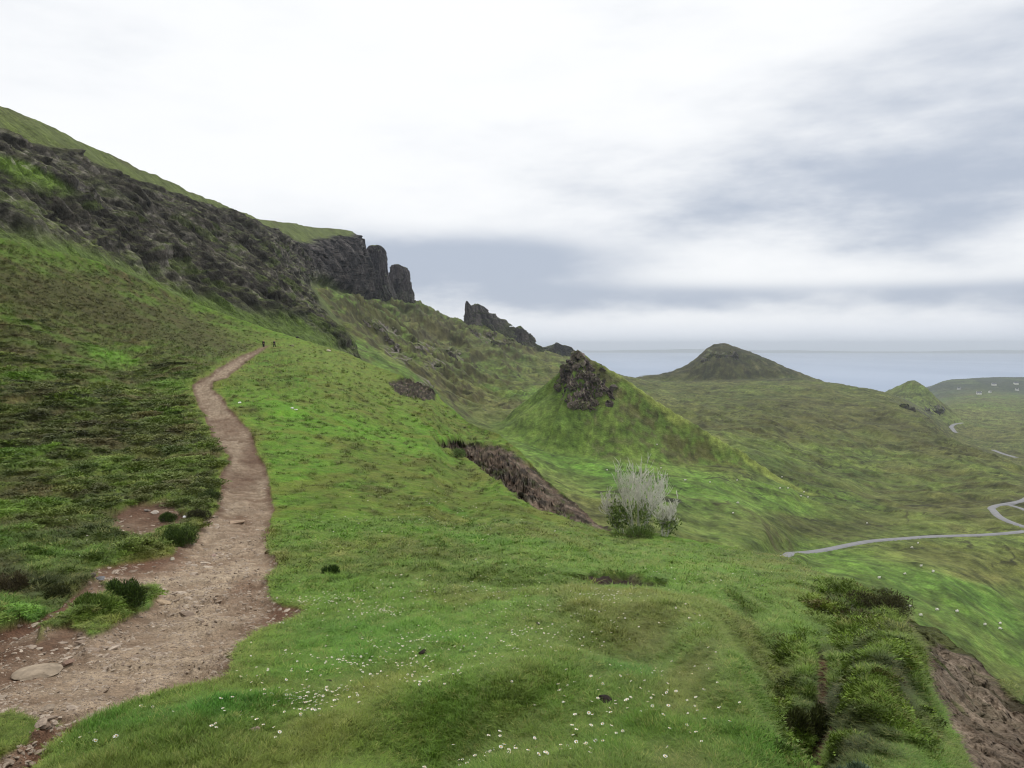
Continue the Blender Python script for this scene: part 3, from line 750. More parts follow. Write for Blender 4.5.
# broken slope: ledges
led = fbm(ey / 45, ez / 14, 4, 101); led2 = fbm(ey / 16, ez / 9, 4, 102); col_ = fbm(ey / 9, ez / 60, 4, 103); big = fbm(ey / 90, ez / 200, 3, 104)
rib = 1 - np.abs(fbm(ey / 30 + ez / 60, ez / 80, 3, 105))
dsl = face * (1 - cliff) * (led * 1.9 + led2 * 1.3 + (rib ** 3 - .4) * 2.6 + col_ * 1.5 + fbm(ey / 5, ez / 4, 3, 113) * 1.3 + 34 * hq ** 2 * (1 - hq))
step = np.sin(ez / 3.4 + led * 4)
fis = np.abs(fbm(ey / 7, ez / 45, 4, 134)); fis2 = np.abs(fbm(ey / 2.6, ez / 16, 3, 135))
dsl += face * (1 - cliff) * ((fis - .3) * 5.5 + (fis2 - .25) * 2.0)
dsl += face * (1 - cliff) * .9 * np.clip(step * 2, -1, 1)
# sheer face: buttresses and columns, profile bulges out to vertical
but = 1 - np.abs(fbm(ey / 55, ez / 400, 3, 106)) * 1.6
cl2 = 1 - np.abs(fbm(ey / 15, ez / 160, 3, 107)) * 2
cl3 = fbm(ey / 5, ez / 40, 3, 108)
bands = np.clip(np.sin(ez / 6.5 + fbm(ey / 60, ez / 50, 3, 109) * 2) * 1.6, -1, 1)
vert = (np.sqrt(np.clip(1 - (1 - hq) ** 2, 0, 1)) - hq)        # keeps the foot out, the top sheer
dcl = face * cliff * ((but - .5) * 14 + cl2 * 4 + cl3 * 2.2 + bands * 1.0)
wq1 = fbm(ey / 20, ez / 12, 3, 131); wq2 = fbm(ey / 8, ez / 6, 3, 132)
ca_ = ey / 11 + wq1 * 1.5; cb_ = ey / 4.5 + wq2 * 1.4
dcl += face * cliff * (cell2(ca_, ez / 26 + np.floor(ca_) * .37 + wq1, 1) * 3.2 + cell2(cb_, ez / 11 + np.floor(cb_) * .61 + wq2, 2) * 1.7)
dsl += face * (1 - cliff) * sstep(-.2, .3, fbm(ey / 40, ez / 22, 3, 133)) * (cell2(ca_ * 1.6, ez / 7 + np.floor(ca_ * 1.6) * .37 + wq1, 3) * .6 + cell2(cb_ * 1.4, ez / 3.2 + np.floor(cb_ * 1.4) * .61 + wq2, 4) * .8)
ex2 = ex + dsl * .8 + dcl * .9
ez2 = ez + dsl * .45 * face
ez2 = ez2 + fbm(ey / 30, ex / 30, 4, 110) * 1.6 * sstep(2.0, 2.4, tl) + fbm(ey / 9, ex / 9, 3, 111) * .5
ez2 = ez2 + sstep(1.6, 2.0, tl) * sstep(2.9, 2.2, tl) * fbm(ey / 26, ey * 0, 3, 112) * 3.0
# steepen the sheer part: pull upper face outwards
wid = lin[:, 1, 0] - lin[:, 2, 0]
ex2 = ex2 + face * cliff * (wid[None] * .55) * np.sin(np.pi * np.clip(hq, 0, 1)) * .45
EP = np.stack([ex2, ey + face * cliff * cl2 * 2, ez2], -1)
du = np.gradient(EP, axis=1); dv = np.gradient(EP, axis=0)
nrm = np.cross(du, dv); nrm /= np.linalg.norm(nrm, axis=-1, keepdims=True) + 1e-9
if nrm[..., 0].mean() < 0: nrm = -nrm
up = nrm[..., 2]
eu, ev = proj(EP)
r1 = fbm3(EP[..., 0] / 18, EP[..., 1] / 18, EP[..., 2] / 18, 4, 5); r2 = fbm3(EP[..., 0] / 5, EP[..., 1] / 5, EP[..., 2] / 7, 4, 9)
grass_e = pal(sstep(-.3, .3, r1), c(66, 72, 40), c(84, 94, 44))
rock_e = pal(sstep(-.35, .35, r2 + .4 * r1), c(38, 35, 33), c(84, 78, 74))
rock_e = mixc(rock_e, c(136, 130, 126), sstep(.15, .45, r2) * sstep(.1, .4, fbm(ey / 60, ez / 30, 3, 120)) * .8)
r3 = fbm3(EP[..., 0] / 1.6, EP[..., 1] / 1.6, EP[..., 2] / 2.0, 3, 17)
rw = np.clip(face * (sstep(.86, .6, up + .18 * r2 + .12 * r1 + .25 * r3) * .9 + cliff * .8), 0, 1)
ecol = grass_e * (1 - rw[..., None]) + rock_e * rw[..., None]
dk = face * (1 - cliff) * sstep(-.35, .25, fbm(ey / 35, ez / 16, 4, 121))
ecol = mixc(ecol, c(58, 56, 40), dk * (1 - rw) * .75)
ecol = mixc(ecol, c(52, 48, 42), face * (1 - cliff) * sstep(1.12, 1.35, tl + .1 * r1) * .45)
ecol = mixc(ecol, c(80, 94, 42), sstep(.08, .38, fbm(ey / 24 + ez / 30, ez / 5, 4, 136)) * face * (1 - cliff) * sstep(1.85, 1.5, tl) * .6)
ecol = mixc(ecol, c(36, 34, 28), face * (1 - cliff) * sstep(.16, .02, fis) * .6)  # fissures darkened in the colour, on top of their real shade
ecol = mixc(ecol, c(38, 35, 38), cliff * face * .6)
ecol = ecol * np.clip(1 + .8 * r3 * face + .3 * r2 * face, .4, 1.9)[..., None]
ecol = mixc(ecol, c(92, 104, 52), sstep(2.0, 2.25, tl) * .75)
ecol = mixc(ecol, c(74, 64, 48), sstep(2.5, 3.0, tl) * .5 * sstep(-.1, .3, r1))
# green tongue high on the left, pale scree
ecol = mixc(ecol, c(92, 116, 42), blob(eu + r1 * 10, ev + r2 * 4, 25, 172, 48, 9, 24, .6) * .9)
ecol = mixc(ecol, c(96, 110, 54), blob(eu + r1 * 8, ev, 340, 310, 14, 40, -35, .6) * .6)
ecol = mixc(ecol, c(128, 122, 114), sstep(.12, .4, r3) * face * sstep(-.25, .2, r1 + .6 * r2) * .55 * (1 - .6 * cliff))
ecol = mixc(ecol, c(80, 100, 40), sstep(1.16, 1.0, tl + .12 * r1) * sstep(300, 260, ey) * .8)
scar = mesh_obj('escarpment', EP, grid_faces(*ex.shape), M_ROCK, cols=ecol)
tag(scar, kind='structure')

# ------------------------------------------------------------------ rock towers and outcrops
def rock_tower(name, prof, d, thick, label, cat='rock', seed=0, rough=1.0, tone=(c(66, 62, 64), c(102, 96, 92)), grassy=.3, na=150, nh=90, sink=8, lean=0.0):
    """prof: (v, u_left, u_right) from the top down; built round its own axis at distance d"""
    prof = sorted(prof)
    vs = np.array([p[0] for p in prof], float)
    top = px(512, vs[0], d)[2]
    L = np.array([px(p[1], p[0], d)[[0, 2]] for p in prof]); Rr = np.array([px(p[2], p[0], d)[[0, 2]] for p in prof])
    zs = L[:, 1]
    z = np.linspace(zs[0], zs[-1] - sink, nh)
    xl = np.interp(-z, -zs, L[:, 0]); xr = np.interp(-z, -zs, Rr[:, 0])
    cx0 = (xl + xr) / 2; hw = (xr - xl) / 2
    a = np.linspace(0, 2 * np.pi, na, endpoint=False)
    AA, ZZ = np.meshgrid(a, z)
    ca, sa = np.cos(AA), np.sin(AA)
    k = (np.abs(ca) ** 3 + np.abs(sa) ** 3) ** (-1 / 3)
    q = ((zs[0] - ZZ) / max(zs[0] - zs[-1], 1e-3))
    ty = thick * (.45 + .55 * np.clip(q, 0, 1.2)) * np.ones_like(AA)
    X_ = hw[:, None] * ca * k; Y_ = ty * sa * k
    w = max(hw.max(), 1e-3)
    n = fbm3(X_ / (w * .5) + seed, Y_ / (w * .5), ZZ / (w * 1.4), 4, seed)
    colm = 1 - np.abs(n3(ca * 5 + seed * 3.1, sa * 5, ZZ / (w * 2.5), seed + 3)) * 1.6
    wq = fbm3(X_ / w * 2, Y_ / w * 2, ZZ / w * 2, 2, seed + 9)
    def cell(i_, j_, s_): return _val[_perm[(i_.astype(np.int64) + _perm[(j_.astype(np.int64) + s_ * 13) & 4095]) & 4095]]
    blk = cell(np.floor(AA * 3.2 + wq * 1.2), np.floor(ZZ / w * 1.1 + wq * .8 + np.floor(AA * 3.2 + wq * 1.2) * .37), seed) * .6 + cell(np.floor(AA * 7.5 + wq * 2), np.floor(ZZ / w * 2.6 + wq * 1.5 + np.floor(AA * 7.5 + wq * 2) * .61), seed + 1) * .4
    blk2 = fbm3(X_ / w * 5, Y_ / w * 5, ZZ / w * 5, 3, seed + 2)
    f = 1 + rough * (.16 * n + .10 * (colm - .5) + .20 * blk + .09 * blk2)
    X_ *= f; Y_ *= f
    ZZ = ZZ + fbm3(X_ / (w * .4), Y_ / (w * .4), ZZ / w, 3, seed + 5) * w * .16 * rough * np.clip(1 - q, .2, 1)
    V = np.stack([cx0[:, None] + X_ + lean * (ZZ - zs[-1]), d + Y_, ZZ], -1)
    cap = np.array([[cx0[0], d, zs[0] + w * .06]])
    # insert a shrunken ring for a rounded flat top
    ring = V[0].copy(); ring[:, :2] = (ring[:, :2] - cap[0, :2]) * .55 + cap[0, :2]; ring[:, 2] += w * .05
    VV = np.concatenate([cap, ring, V.reshape(-1, 3)])
    fc_ = [(0, 1 + i, 1 + (i + 1) % na) for i in range(na)]
    for r in range(nh):
        o_ = 1 + r * na
        for i in range(na):
            j = (i + 1) % na
            fc_.append((o_ + i, o_ + na + i, o_ + na + j, o_ + j))
    me_n = fbm3(VV[:, 0] / (w * .3), VV[:, 1] / (w * .3), VV[:, 2] / (w * .5), 4, seed + 7)
    stk = np.concatenate([np.zeros(1 + na), (fbm3(ca * 4, sa * 4, ZZ / (w * 1.6), 4, seed + 15) * .9 + blk * .5).ravel()])
    cc = pal(np.clip(.45 + .5 * me_n + stk, 0, 1), tone[0] * .7, tone[1] * .95)
    flat = np.zeros(len(VV)); flat[:1 + na] = 1
    qq = np.concatenate([[0], np.zeros(na), q.ravel()])
    g = np.clip(flat * .8 + grassy * sstep(.55, 1.05, qq + me_n * .5), 0, 1)
    cc = mixc(cc, c(84, 96, 50), g)
    Gv = np.gradient(V, axis=0); Gu = np.roll(V, -1, 1) - np.roll(V, 1, 1)
    nn_ = np.cross(Gu, Gv); nn_ /= np.linalg.norm(nn_, axis=-1, keepdims=True) + 1e-9
    nzv = np.concatenate([[1], np.ones(na), np.abs(nn_[..., 2]).ravel()])
    cc = mixc(cc, c(80, 92, 46), sstep(.5, .8, nzv + .3 * me_n) * (.3 + grassy))
    cen = np.array([cx0[-1], d, zs[-1]])
    o = mesh_obj(name, VV - cen, fc_, M_CRAG if d < 600 else M_ROCK, cols=cc, smooth=False)
    o.location = cen
    tag(o, label, cat)
    return o

rock_tower('rock_pinnacle', [(246, 370, 380), (249, 368, 384), (262, 368, 386), (275, 369, 388), (290, 370, 392), (300, 371, 397)], 930, 14, 'dark flat-topped rock pinnacle standing right beside the end of the big cliff', seed=11, sink=14, tone=(c(62, 58, 62), c(92, 86, 86)), grassy=.15)
rock_tower('rock_pinnacle', [(265, 392, 400), (268, 390, 406), (275, 390, 409), (285, 391, 411), (298, 392, 414), (304, 393, 415)], 965, 12, 'smaller dark rock pinnacle, the last tower at the right end of the cliff line', seed=23, sink=14, tone=(c(62, 58, 62), c(94, 88, 88)), grassy=.15)
rock_tower('rock_pinnacle', [(302, 466, 468), (306, 465, 471), (312, 465, 473), (321, 464, 476), (328, 462, 480)], 1095, 10, 'thin pointed rock spike at the left end of the castle-like ridge', seed=31, sink=12, grassy=.2, tone=(c(70, 66, 66), c(104, 98, 94)))
rock_tower('rock_outcrop', [(306.5, 470, 484), (308, 469, 485.5), (313, 468, 487), (314, 468, 493), (318.5, 467, 495), (320, 466, 500), (324, 465, 503), (332, 462, 510)], 1100, 16, 'broad blocky rock top of the castle-like ridge, beside the thin spike', seed=37, sink=14, rough=1.9, grassy=.35, tone=(c(70, 66, 66), c(104, 98, 94)))
rock_tower('rock_outcrop', [(327, 516, 525), (329, 514, 527), (332, 507, 528), (335, 505, 529), (342, 500, 533), (348, 497, 540)], 1130, 14, 'low jagged rock outcrop lower down the right end of the castle-like ridge', seed=41, sink=14, rough=1.9, grassy=.4, tone=(c(70, 66, 66), c(104, 98, 94)))
rock_tower('rock_outcrop', [(345, 552, 560), (347, 545, 568), (350, 540, 572), (356, 534, 578)], 1350, 24, 'dark distant rock hump on the skyline just left of the pointed hill', seed=47, sink=20, grassy=.1, tone=(c(56, 56, 54), c(76, 74, 68)))
def outcrop_patch(name, poly, label, cat, a0, a1, dr, seed, dfar=None, tone=(c(44, 40, 40), c(98, 88, 82)), ragged=4.0, blk=4.0, stepu=.55, fray=0.0):
    """craggy rock breaking out of the ground sheet inside an outline; keeps its own thickness behind"""
    poly = np.array(poly, float)
    u = np.arange(poly[:, 0].min() - 5, poly[:, 0].max() + 5, stepu); v = np.arange(poly[:, 1].min() - 5, poly[:, 1].max() + 5, stepu)
    U_, V_ = np.meshgrid(u, v)
    D_ = np.full(U_.shape, np.nan)
    for d in np.exp(np.linspace(math.log(dr[0]), math.log(dr[1]), 500)):
        p = px(U_, V_, d)
        D_ = np.where(np.isnan(D_) & (Hf(p[..., 0], p[..., 1]) > p[..., 2]), d, D_)
    miss = np.isnan(D_) & (dfar is None)
    D_ = np.where(np.isnan(D_), dfar or np.nanmax(D_), D_)
    if dfar: D_ = np.minimum(D_, dfar)
    D_ = smooth2(D_, 3)
    p = px(U_, V_, D_); k = np.median(D_) / F
    x_, z_ = p[..., 0] / k, p[..., 2] / k                            # about one unit per pixel at this distance
    w1 = fbm(x_ / 9 + seed, z_ / 9, 4, seed); w2 = fbm(x_ / 4 + seed, z_ / 4, 3, seed + 3); w3 = fbm(x_ / 3, z_ / 12, 3, seed + 5)
    sd = poly_sd(U_ + w1 * ragged * 1.5 + w2 * ragged * .6, V_ + w1 * ragged + w2 * ragged * .5, poly)
    sd = sd + (w1 * 9 + w2 * 7 + 1.5) * sstep(.45, .85, (U_ - poly[:, 0].min()) / np.ptp(poly[:, 0])) * fray
    m_ = sstep(1.2, -1.8, sd) * (1 - np.clip(smooth2(miss * 1.0, 2) * 4, 0, 1))
    cx_ = x_ / (blk * 1.2) + w1 * .8 + z_ * .02; cy_ = z_ / (blk * 3) + w2 * .6 + np.floor(cx_) * .43
    cx2 = x_ / (blk * .7) + w2 * .8; cy2 = z_ / (blk * 1.0) + w1 + np.floor(cx2) * .61
    nzv = .55 * cell2(cx_, cy_, seed) + .35 * cell2(cx2, cy2, seed + 1) + .5 * w1 + .4 * w3
    prot = m_ * (a0 + a1 * nzv) * np.median(D_) - (1 - m_) * .015 * D_
    V3 = px(U_, V_, D_ - prot)
    f = grid_faces(*U_.shape); keep = m_.ravel()[f].max(1) > .04; f = f[keep]
    used = np.unique(f); mp = np.zeros(U_.size, np.int64); mp[used] = np.arange(len(used))
    gu_ = np.gradient(V3, axis=1); gv_ = np.gradient(V3, axis=0); nn_ = np.cross(gu_, gv_); nn_ /= np.linalg.norm(nn_, axis=-1, keepdims=True) + 1e-9
    upz = np.abs(nn_[..., 2])
    cc = pal(np.clip(.5 + .6 * w2 + .5 * w3 + .35 * cell2(cx2, cy2, seed + 2), 0, 1), tone[0], tone[1])
    cc = mixc(cc, c(96, 108, 50), sstep(.75, .95, upz + .3 * w1) * .6)
    VV = V3.reshape(-1, 3)[used]; cen = VV.mean(0)
    o = mesh_obj(name, VV - cen, mp[f][:, ::-1].copy(), M_CRAG if k < .8 else M_ROCK, cols=cc.reshape(-1, 3)[used], smooth=False)
    o.location = cen
    sm = o.modifiers.new('depth', 'SOLIDIFY'); sm.thickness = 5 * k; sm.offset = -1
    return tag(o, label, cat)
outcrop_patch('rocky_crag', [(574, 353), (582, 354), (589, 360), (596, 368), (604, 377), (611, 389), (609, 399), (601, 407), (590, 412), (576, 411), (567, 404), (561, 397), (558, 387), (562, 374), (568, 361)],
              'dark rocky crag on the left front of the pointed green hill', 'crag', .003, .012, (300, 470), 53, dfar=416, ragged=4, blk=3.2, fray=1.0, tone=(c(60, 53, 50), c(120, 107, 100)))
for sd_, (poly, lab) in enumerate([
    ([(384, 335), (396, 337), (404, 348), (412, 362), (402, 365), (391, 355), (382, 345)], 'dark steep rock band on the scree slope under the two pinnacles'),
    ([(415, 345), (428, 342), (438, 348), (431, 356), (416, 354)], 'small grey outcrop on the scree right of the dark rock band'),
    ([(362, 318), (385, 321), (402, 330), (396, 336), (376, 331), (363, 326)], 'dark broken outcrop below the foot of the main cliff'),
    ([(422, 362), (438, 358), (448, 364), (441, 371), (426, 369)], 'low grey outcrop part way down the lumpy slope'),
    ([(446, 352), (462, 348), (474, 356), (460, 363), (448, 360)], 'grey outcrop on the lumpy slope below the castle-like ridge'),
    ([(470, 333), (490, 331), (514, 342), (504, 349), (486, 344)], 'dark outcrop just under the castle-like ridge crest'),
    ([(408, 380), (422, 376), (436, 383), (428, 389), (412, 387)], 'grey boulders at the foot of the lumpy slope')]):
    outcrop_patch('rock_outcrop', poly, lab, 'rock', .0015, .007, (300, 1400), 61 + sd_, ragged=5, blk=2.6, tone=(c(66, 60, 56), c(122, 114, 106)))
outcrop_patch('rock_outcrop', [(694, 352), (706, 346), (720, 349), (736, 355), (728, 361), (712, 360), (700, 364)], 'grey rock band across the upper face of the far dark hill', 'rock', .0004, .003, (1250, 1700), 85, ragged=6, blk=2.6, tone=(c(58, 56, 52), c(96, 92, 86)))
outcrop_patch('rock_outcrop', [(926, 403), (945, 404), (946, 414), (930, 416), (921, 411)], 'dark cliff face below the small green knoll', 'rock', .002, .006, (900, 2600), 81, ragged=3, blk=3, tone=(c(50, 48, 44), c(84, 80, 72)))
outcrop_patch('rock_outcrop', [(886, 396), (905, 399), (924, 407), (925, 414), (905, 410), (888, 402)], 'dark broken rocks left of the cliff face below the small knoll', 'rock', .002, .006, (900, 2600), 83, ragged=4, blk=3, tone=(c(50, 48, 44), c(84, 80, 72)))

# ------------------------------------------------------------------ road
def centre(pts):
    pts = np.array(pts)
    seg = np.r_[0, np.cumsum(np.linalg.norm(np.diff(pts[:, :2], axis=0), axis=1))]
    n = max(int(seg[-1] / 3), 8)
    t = np.linspace(0, seg[-1], n)
    xy = np.stack([pchip(seg, pts[:, 0], t), pchip(seg, pts[:, 1], t)], -1)
    for _ in range(8): xy[1:-1] = (xy[:-2] + 2 * xy[1:-1] + xy[2:]) / 4
    zc = Hf(xy[:, 0], xy[:, 1])
    for _ in range(25): zc[1:-1] = (zc[:-2] + 2 * zc[1:-1] + zc[2:]) / 4
    return np.concatenate([xy, zc[:, None]], 1)
def bench(cl, half):
    """level the ground under a road"""
    global gz
    lo, hi = cl.min(0) - 12, cl.max(0) + 12
    ids = np.argwhere((gx > lo[0]) & (gx < hi[0]) & (gy > lo[1]) & (gy < hi[1]))
    ii_, jj_ = ids[:, 0], ids[:, 1]
    x_, y_ = gx[ii_, jj_], gy[ii_, jj_]
    best = np.full(len(x_), 1e9); zb = np.zeros(len(x_))
    for p_ in cl:
        d2 = (x_ - p_[0]) ** 2 + (y_ - p_[1]) ** 2
        w_ = d2 < best; best = np.where(w_, d2, best); zb = np.where(w_, p_[2], zb)
    w_ = sstep(half + 6, half + 1.5, np.sqrt(best))
    gz[ii_, jj_] = gz[ii_, jj_] * (1 - w_) + (zb - .12) * w_
def strip(name, cl, width, mat, lift=.1):
    xy, zc = cl[:, :2], cl[:, 2]; n = len(cl)
    t = np.gradient(xy, axis=0); t /= np.linalg.norm(t, axis=1, keepdims=True)
    nn = np.stack([-t[:, 1], t[:, 0]], -1)
    rows = []
    for off, dzz in ((-width * .5 - .8, -.9), (-width * .5, 0), (-width * .17, .06), (width * .17, .06), (width * .5, 0), (width * .5 + .8, -.9)):
        rows.append(np.concatenate([xy + nn * off, (zc + lift + dzz)[:, None]], 1))
    return tag(mesh_obj(name, np.array(rows), grid_faces(6, n), mat), kind='structure')
M_ROAD = simple_mat('worn_asphalt', c(128, 128, 130), .85, .15, .4)
ROADS = [([(768, 562), (785, 558), (800, 555), (830, 549), (860, 543), (900, 540), (950, 537), (990, 534), (1024, 531), (1080, 528)], 120, 700, 2.8, .10),
         ([(1050, 532), (1030, 529), (1018, 525), (1005, 520), (997, 515.5), (994.5, 511), (999, 506.5), (1012, 502), (1030, 497), (1060, 492)], 120, 800, 2.9, .13),
         ([(1008, 505), (1016, 508), (1030, 511), (1060, 514)], 120, 800, 1.8, .16),
         ([(962, 423), (955, 424), (951, 427), (953, 430), (957, 433)], 900, 3000, 6, .4), ([(993, 450), (1000, 453), (1010, 456), (1017, 458)], 400, 3000, 5, .3)]
cls_ = [centre([hit(u, v, d0, d1) for u, v in pts]) for pts, d0, d1, w_, l_ in ROADS]
for cl, r_ in zip(cls_, ROADS): bench(cl, r_[3] / 2)
for cl, r_ in zip(cls_, ROADS): strip('road', cl, r_[3], M_ROAD, r_[4])
GP = np.stack([gx, gy, gz], -1)
ground = mesh_obj('ground', GP, grid_faces(*gx.shape), M_MOOR, cols=gcol)
tag(ground, kind='structure')

# ------------------------------------------------------------------ scatter helper (ground cover)
def scatter(name, pts, rot, scl, cols, sources, idx, kind='stuff'):
    n = len(pts)
    me = bpy.data.meshes.new(name); me.vertices.add(n)
    me.vertices.foreach_set('co', np.asarray(pts, np.float32).ravel())
    a = me.attributes.new('rot', 'FLOAT_VECTOR', 'POINT'); a.data.foreach_set('vector', np.asarray(rot, np.float32).ravel())
    a = me.attributes.new('scl', 'FLOAT_VECTOR', 'POINT'); a.data.foreach_set('vector', np.asarray(scl, np.float32).ravel())
    a = me.attributes.new('idx', 'INT', 'POINT'); a.data.foreach_set('value', np.asarray(idx, np.int32))
    cc = np.ones((n, 4), np.float32); cc[:, :3] = cols
    a = me.attributes.new('col', 'FLOAT_COLOR', 'POINT'); a.data.foreach_set('color', cc.ravel())
    o = bpy.data.objects.new(name, me); COL.objects.link(o)
    g = bpy.data.node_groups.new(name + '_nodes', 'GeometryNodeTree')
    g.interface.new_socket('Geometry', in_out='INPUT', socket_type='NodeSocketGeometry')
    g.interface.new_socket('Geometry', in_out='OUTPUT', socket_type='NodeSocketGeometry')
    N = g.nodes; Lk = g.links.new
    gi = N.new('NodeGroupInput'); go = N.new('NodeGroupOutput')
    ip = N.new('GeometryNodeInstanceOnPoints'); j = N.new('GeometryNodeJoinGeometry')
    for s in sources[::-1]:
        oi = N.new('GeometryNodeObjectInfo'); oi.inputs['Object'].default_value = s
        oi.inputs['As Instance'].default_value = True
        Lk(oi.outputs['Geometry'], j.inputs[0])
    def attr(nm, t):
        q = N.new('GeometryNodeInputNamedAttribute'); q.data_type = t; q.inputs['Name'].default_value = nm
        return next(s for s in q.outputs if s.enabled and s.name == 'Attribute')
    Lk(gi.outputs[0], ip.inputs['Points']); Lk(j.outputs[0], ip.inputs['Instance'])
    ip.inputs['Pick Instance'].default_value = True
    Lk(attr('idx', 'INT'), ip.inputs['Instance Index'])
    e2r = N.new('FunctionNodeEulerToRotation'); Lk(attr('rot', 'FLOAT_VECTOR'), e2r.inputs[0]); Lk(e2r.outputs[0], ip.inputs['Rotation'])
    Lk(attr('scl', 'FLOAT_VECTOR'), ip.inputs['Scale'])
    Lk(ip.outputs[0], go.inputs[0])
    md = o.modifiers.new('scatter', 'NODES'); md.node_group = g
    o['kind'] = kind
    return o

def blade_tuft(name, n, h, w, spread, lean, mat, seed):
    r = random.Random(seed); V = []; Fc = []
    for i in range(n):
        a = r.uniform(0, 2 * math.pi); rr = spread * math.sqrt(r.random())
        bx, by = rr * math.cos(a), rr * math.sin(a)
        da = r.uniform(0, 2 * math.pi); le = lean * r.uniform(.3, 1.3); hh = h * r.uniform(.5, 1.15)
        px_, py_ = -math.sin(da) * w / 2, math.cos(da) * w / 2
        pts = []
        for q, ww in ((0, 1), (.45, .85), (.8, .5), (1, 0)):
            ox = math.cos(da) * le * hh * q * q; oy = math.sin(da) * le * hh * q * q; oz = hh * q * (1 - .25 * le * q)
            pts.append((bx + ox, by + oy, oz, ww))
        o_ = len(V)
        for (x, y, z, ww) in pts[:3]:
            V += [(x - px_ * ww, y - py_ * ww, z), (x + px_ * ww, y + py_ * ww, z)]
        V.append(pts[3][:3])
        Fc += [(o_, o_ + 1, o_ + 3, o_ + 2), (o_ + 2, o_ + 3, o_ + 5, o_ + 4), (o_ + 4, o_ + 5, o_ + 6)]
    return mesh_obj(name, V, Fc, mat, link=False, smooth=True)

def leaf_clump(name, n, size, leaf, mat, seed, flat=.6, link=False, twigs=0, cols=None):
    r = np.random.default_rng(seed); V = []; Fc = []; CC = []
    for i in range(n):
        th = r.uniform(0, 2 * np.pi); ph = np.arccos(r.uniform(0, 1)); rad = size * r.uniform(.35, 1) ** .6 * (1 + .25 * math.sin(3 * th + seed) + .2 * math.sin(5 * th + 2 * ph * seed))
        p = np.array([rad * math.sin(ph) * math.cos(th), rad * math.sin(ph) * math.sin(th), rad * math.cos(ph) * flat])
        d = p / (np.linalg.norm(p) + 1e-6) + r.normal(0, .55, 3) + np.array([0, 0, .5]); d /= np.linalg.norm(d)
        s = np.cross(d, r.normal(0, 1, 3)); s /= np.linalg.norm(s) + 1e-6
        l = leaf * r.uniform(.6, 1.4)
        o_ = len(V)
        V += [p - s * l * .28, p + s * l * .28, p + d * l]
        Fc.append((o_, o_ + 1, o_ + 2))
        if cols is not None:
            cc = cols[0] + (cols[1] - cols[0]) * r.random(); CC += [cc] * 3
    return mesh_obj(name, V, Fc, mat, link=link, cols=np.array(CC) if cols is not None else None)

# short turf in the foreground
T_SHORT = [blade_tuft('turf_tuft', 16, .05, .0045, .05, .8, M_BLADE, s) for s in range(4)]
T_LONG = [blade_tuft('grass_tuft', 22, .12, .005, .05, .7, M_BLADE, 10 + s) for s in range(3)]
DU = np.gradient(ucol)[None, :] / 1.2
vmask = (Vg > 520) & (Ug > -260) & (Ug < 1200)
w = np.where(vmask & (soil < .25) & (scar_w < .25), 1.0, 0) * np.clip((Vg - 500) / 120, .1, 1)
w[NT - 3:] = 0; w = w * DU
idx = rng.choice(w.size, 240000, p=(w / w.sum()).ravel())
ii, jj = np.unravel_index(idx, w.shape)
fi = np.clip(ii + rng.random(len(ii)), 0, NT - 1.01); fj = np.clip(jj + rng.random(len(jj)), 0, len(ucol) - 1.01)
i0, j0 = fi.astype(int), fj.astype(int); ti, tj = (fi - i0)[:, None], (fj - j0)[:, None]
pt = (P[i0, j0] * (1 - ti) + P[i0 + 1, j0] * ti) * (1 - tj) + (P[i0, j0 + 1] * (1 - ti) + P[i0 + 1, j0 + 1] * ti) * tj
dd = pt[:, 1]
lushw = blob(U2[i0, j0], V2[i0, j0], 190, 752, 130, 40, -6, .6)
rough_ = np.clip(left[i0, j0] * .8 + bank[i0, j0], 0, 1)
hgt = (.55 + .5 * rng.random(len(pt))) * (1 + .6 * lushw + .9 * rough_ * rng.random(len(pt))) * np.clip(.65 + nC[i0, j0] * .9, .3, 1.4)
wid_ = np.clip(dd / 6, .8, 4.5)
tc = A[i0, j0] * (1.0 + .3 * rng.random((len(pt), 1)))
yel = rng.random(len(pt)) < .12
tc[yel] = tc[yel] * .5 + c(150, 146, 84) * .5
li = (rng.random(len(pt)) < .25 + .4 * rough_)
ind = np.where(li, 4 + rng.integers(0, 3, len(pt)), rng.integers(0, 4, len(pt)))
hs = np.where(li, .6, 1.0) * hgt
scl = np.stack([wid_ * .9, wid_ * .9, hs * np.clip(dd / 9, .9, 2.2)], -1)
rot = np.stack([rng.normal(0, .12, len(pt)), rng.normal(0, .12, len(pt)), rng.random(len(pt)) * 6.283], -1)
scatter('grass', pt - [0, 0, .004], rot, scl, tc, T_SHORT + T_LONG, ind)

# coarser tussocks further along the slope
tq = tus + .5 * tus2
w = (Vg < 560) * (Dg > 18) * (Dg < 230) * (Ug > -380) * (Ug < 1200) * DU * (soil < .2) * (scar_w < .3) * np.clip(.06 + tq * 1.0 + left * .35, .01, 1)
w[NT - 3:] = 0
idx = rng.choice(w.size, 50000, p=(w / w.sum()).ravel()); ii, jj = np.unravel_index(idx, w.shape)
pt = P[ii, jj] + np.stack([rng.normal(0, .05, len(ii)), rng.normal(0, .1, len(ii)), 0 * ii], -1); dd = pt[:, 1]
s = np.clip(dd / 40, .6, 3.2) * rng.uniform(.5, 1.3, len(pt))
tc = A[ii, jj] * (1.25 + .5 * rng.random((len(pt), 1)))
pl = rng.random(len(pt)) < .25; tc[pl] = tc[pl] * .4 + c(128, 130, 80) * .55
scatter('tussocks', pt - [0, 0, .01], np.stack([rng.normal(0, .15, len(pt)), rng.normal(0, .15, len(pt)), rng.random(len(pt)) * 6.28], -1),
        np.stack([s * 2.2, s * 2.2, s * 1.2 * rng.uniform(.5, 1.2, len(pt))], -1), tc, T_LONG, rng.integers(0, 3, len(pt)))

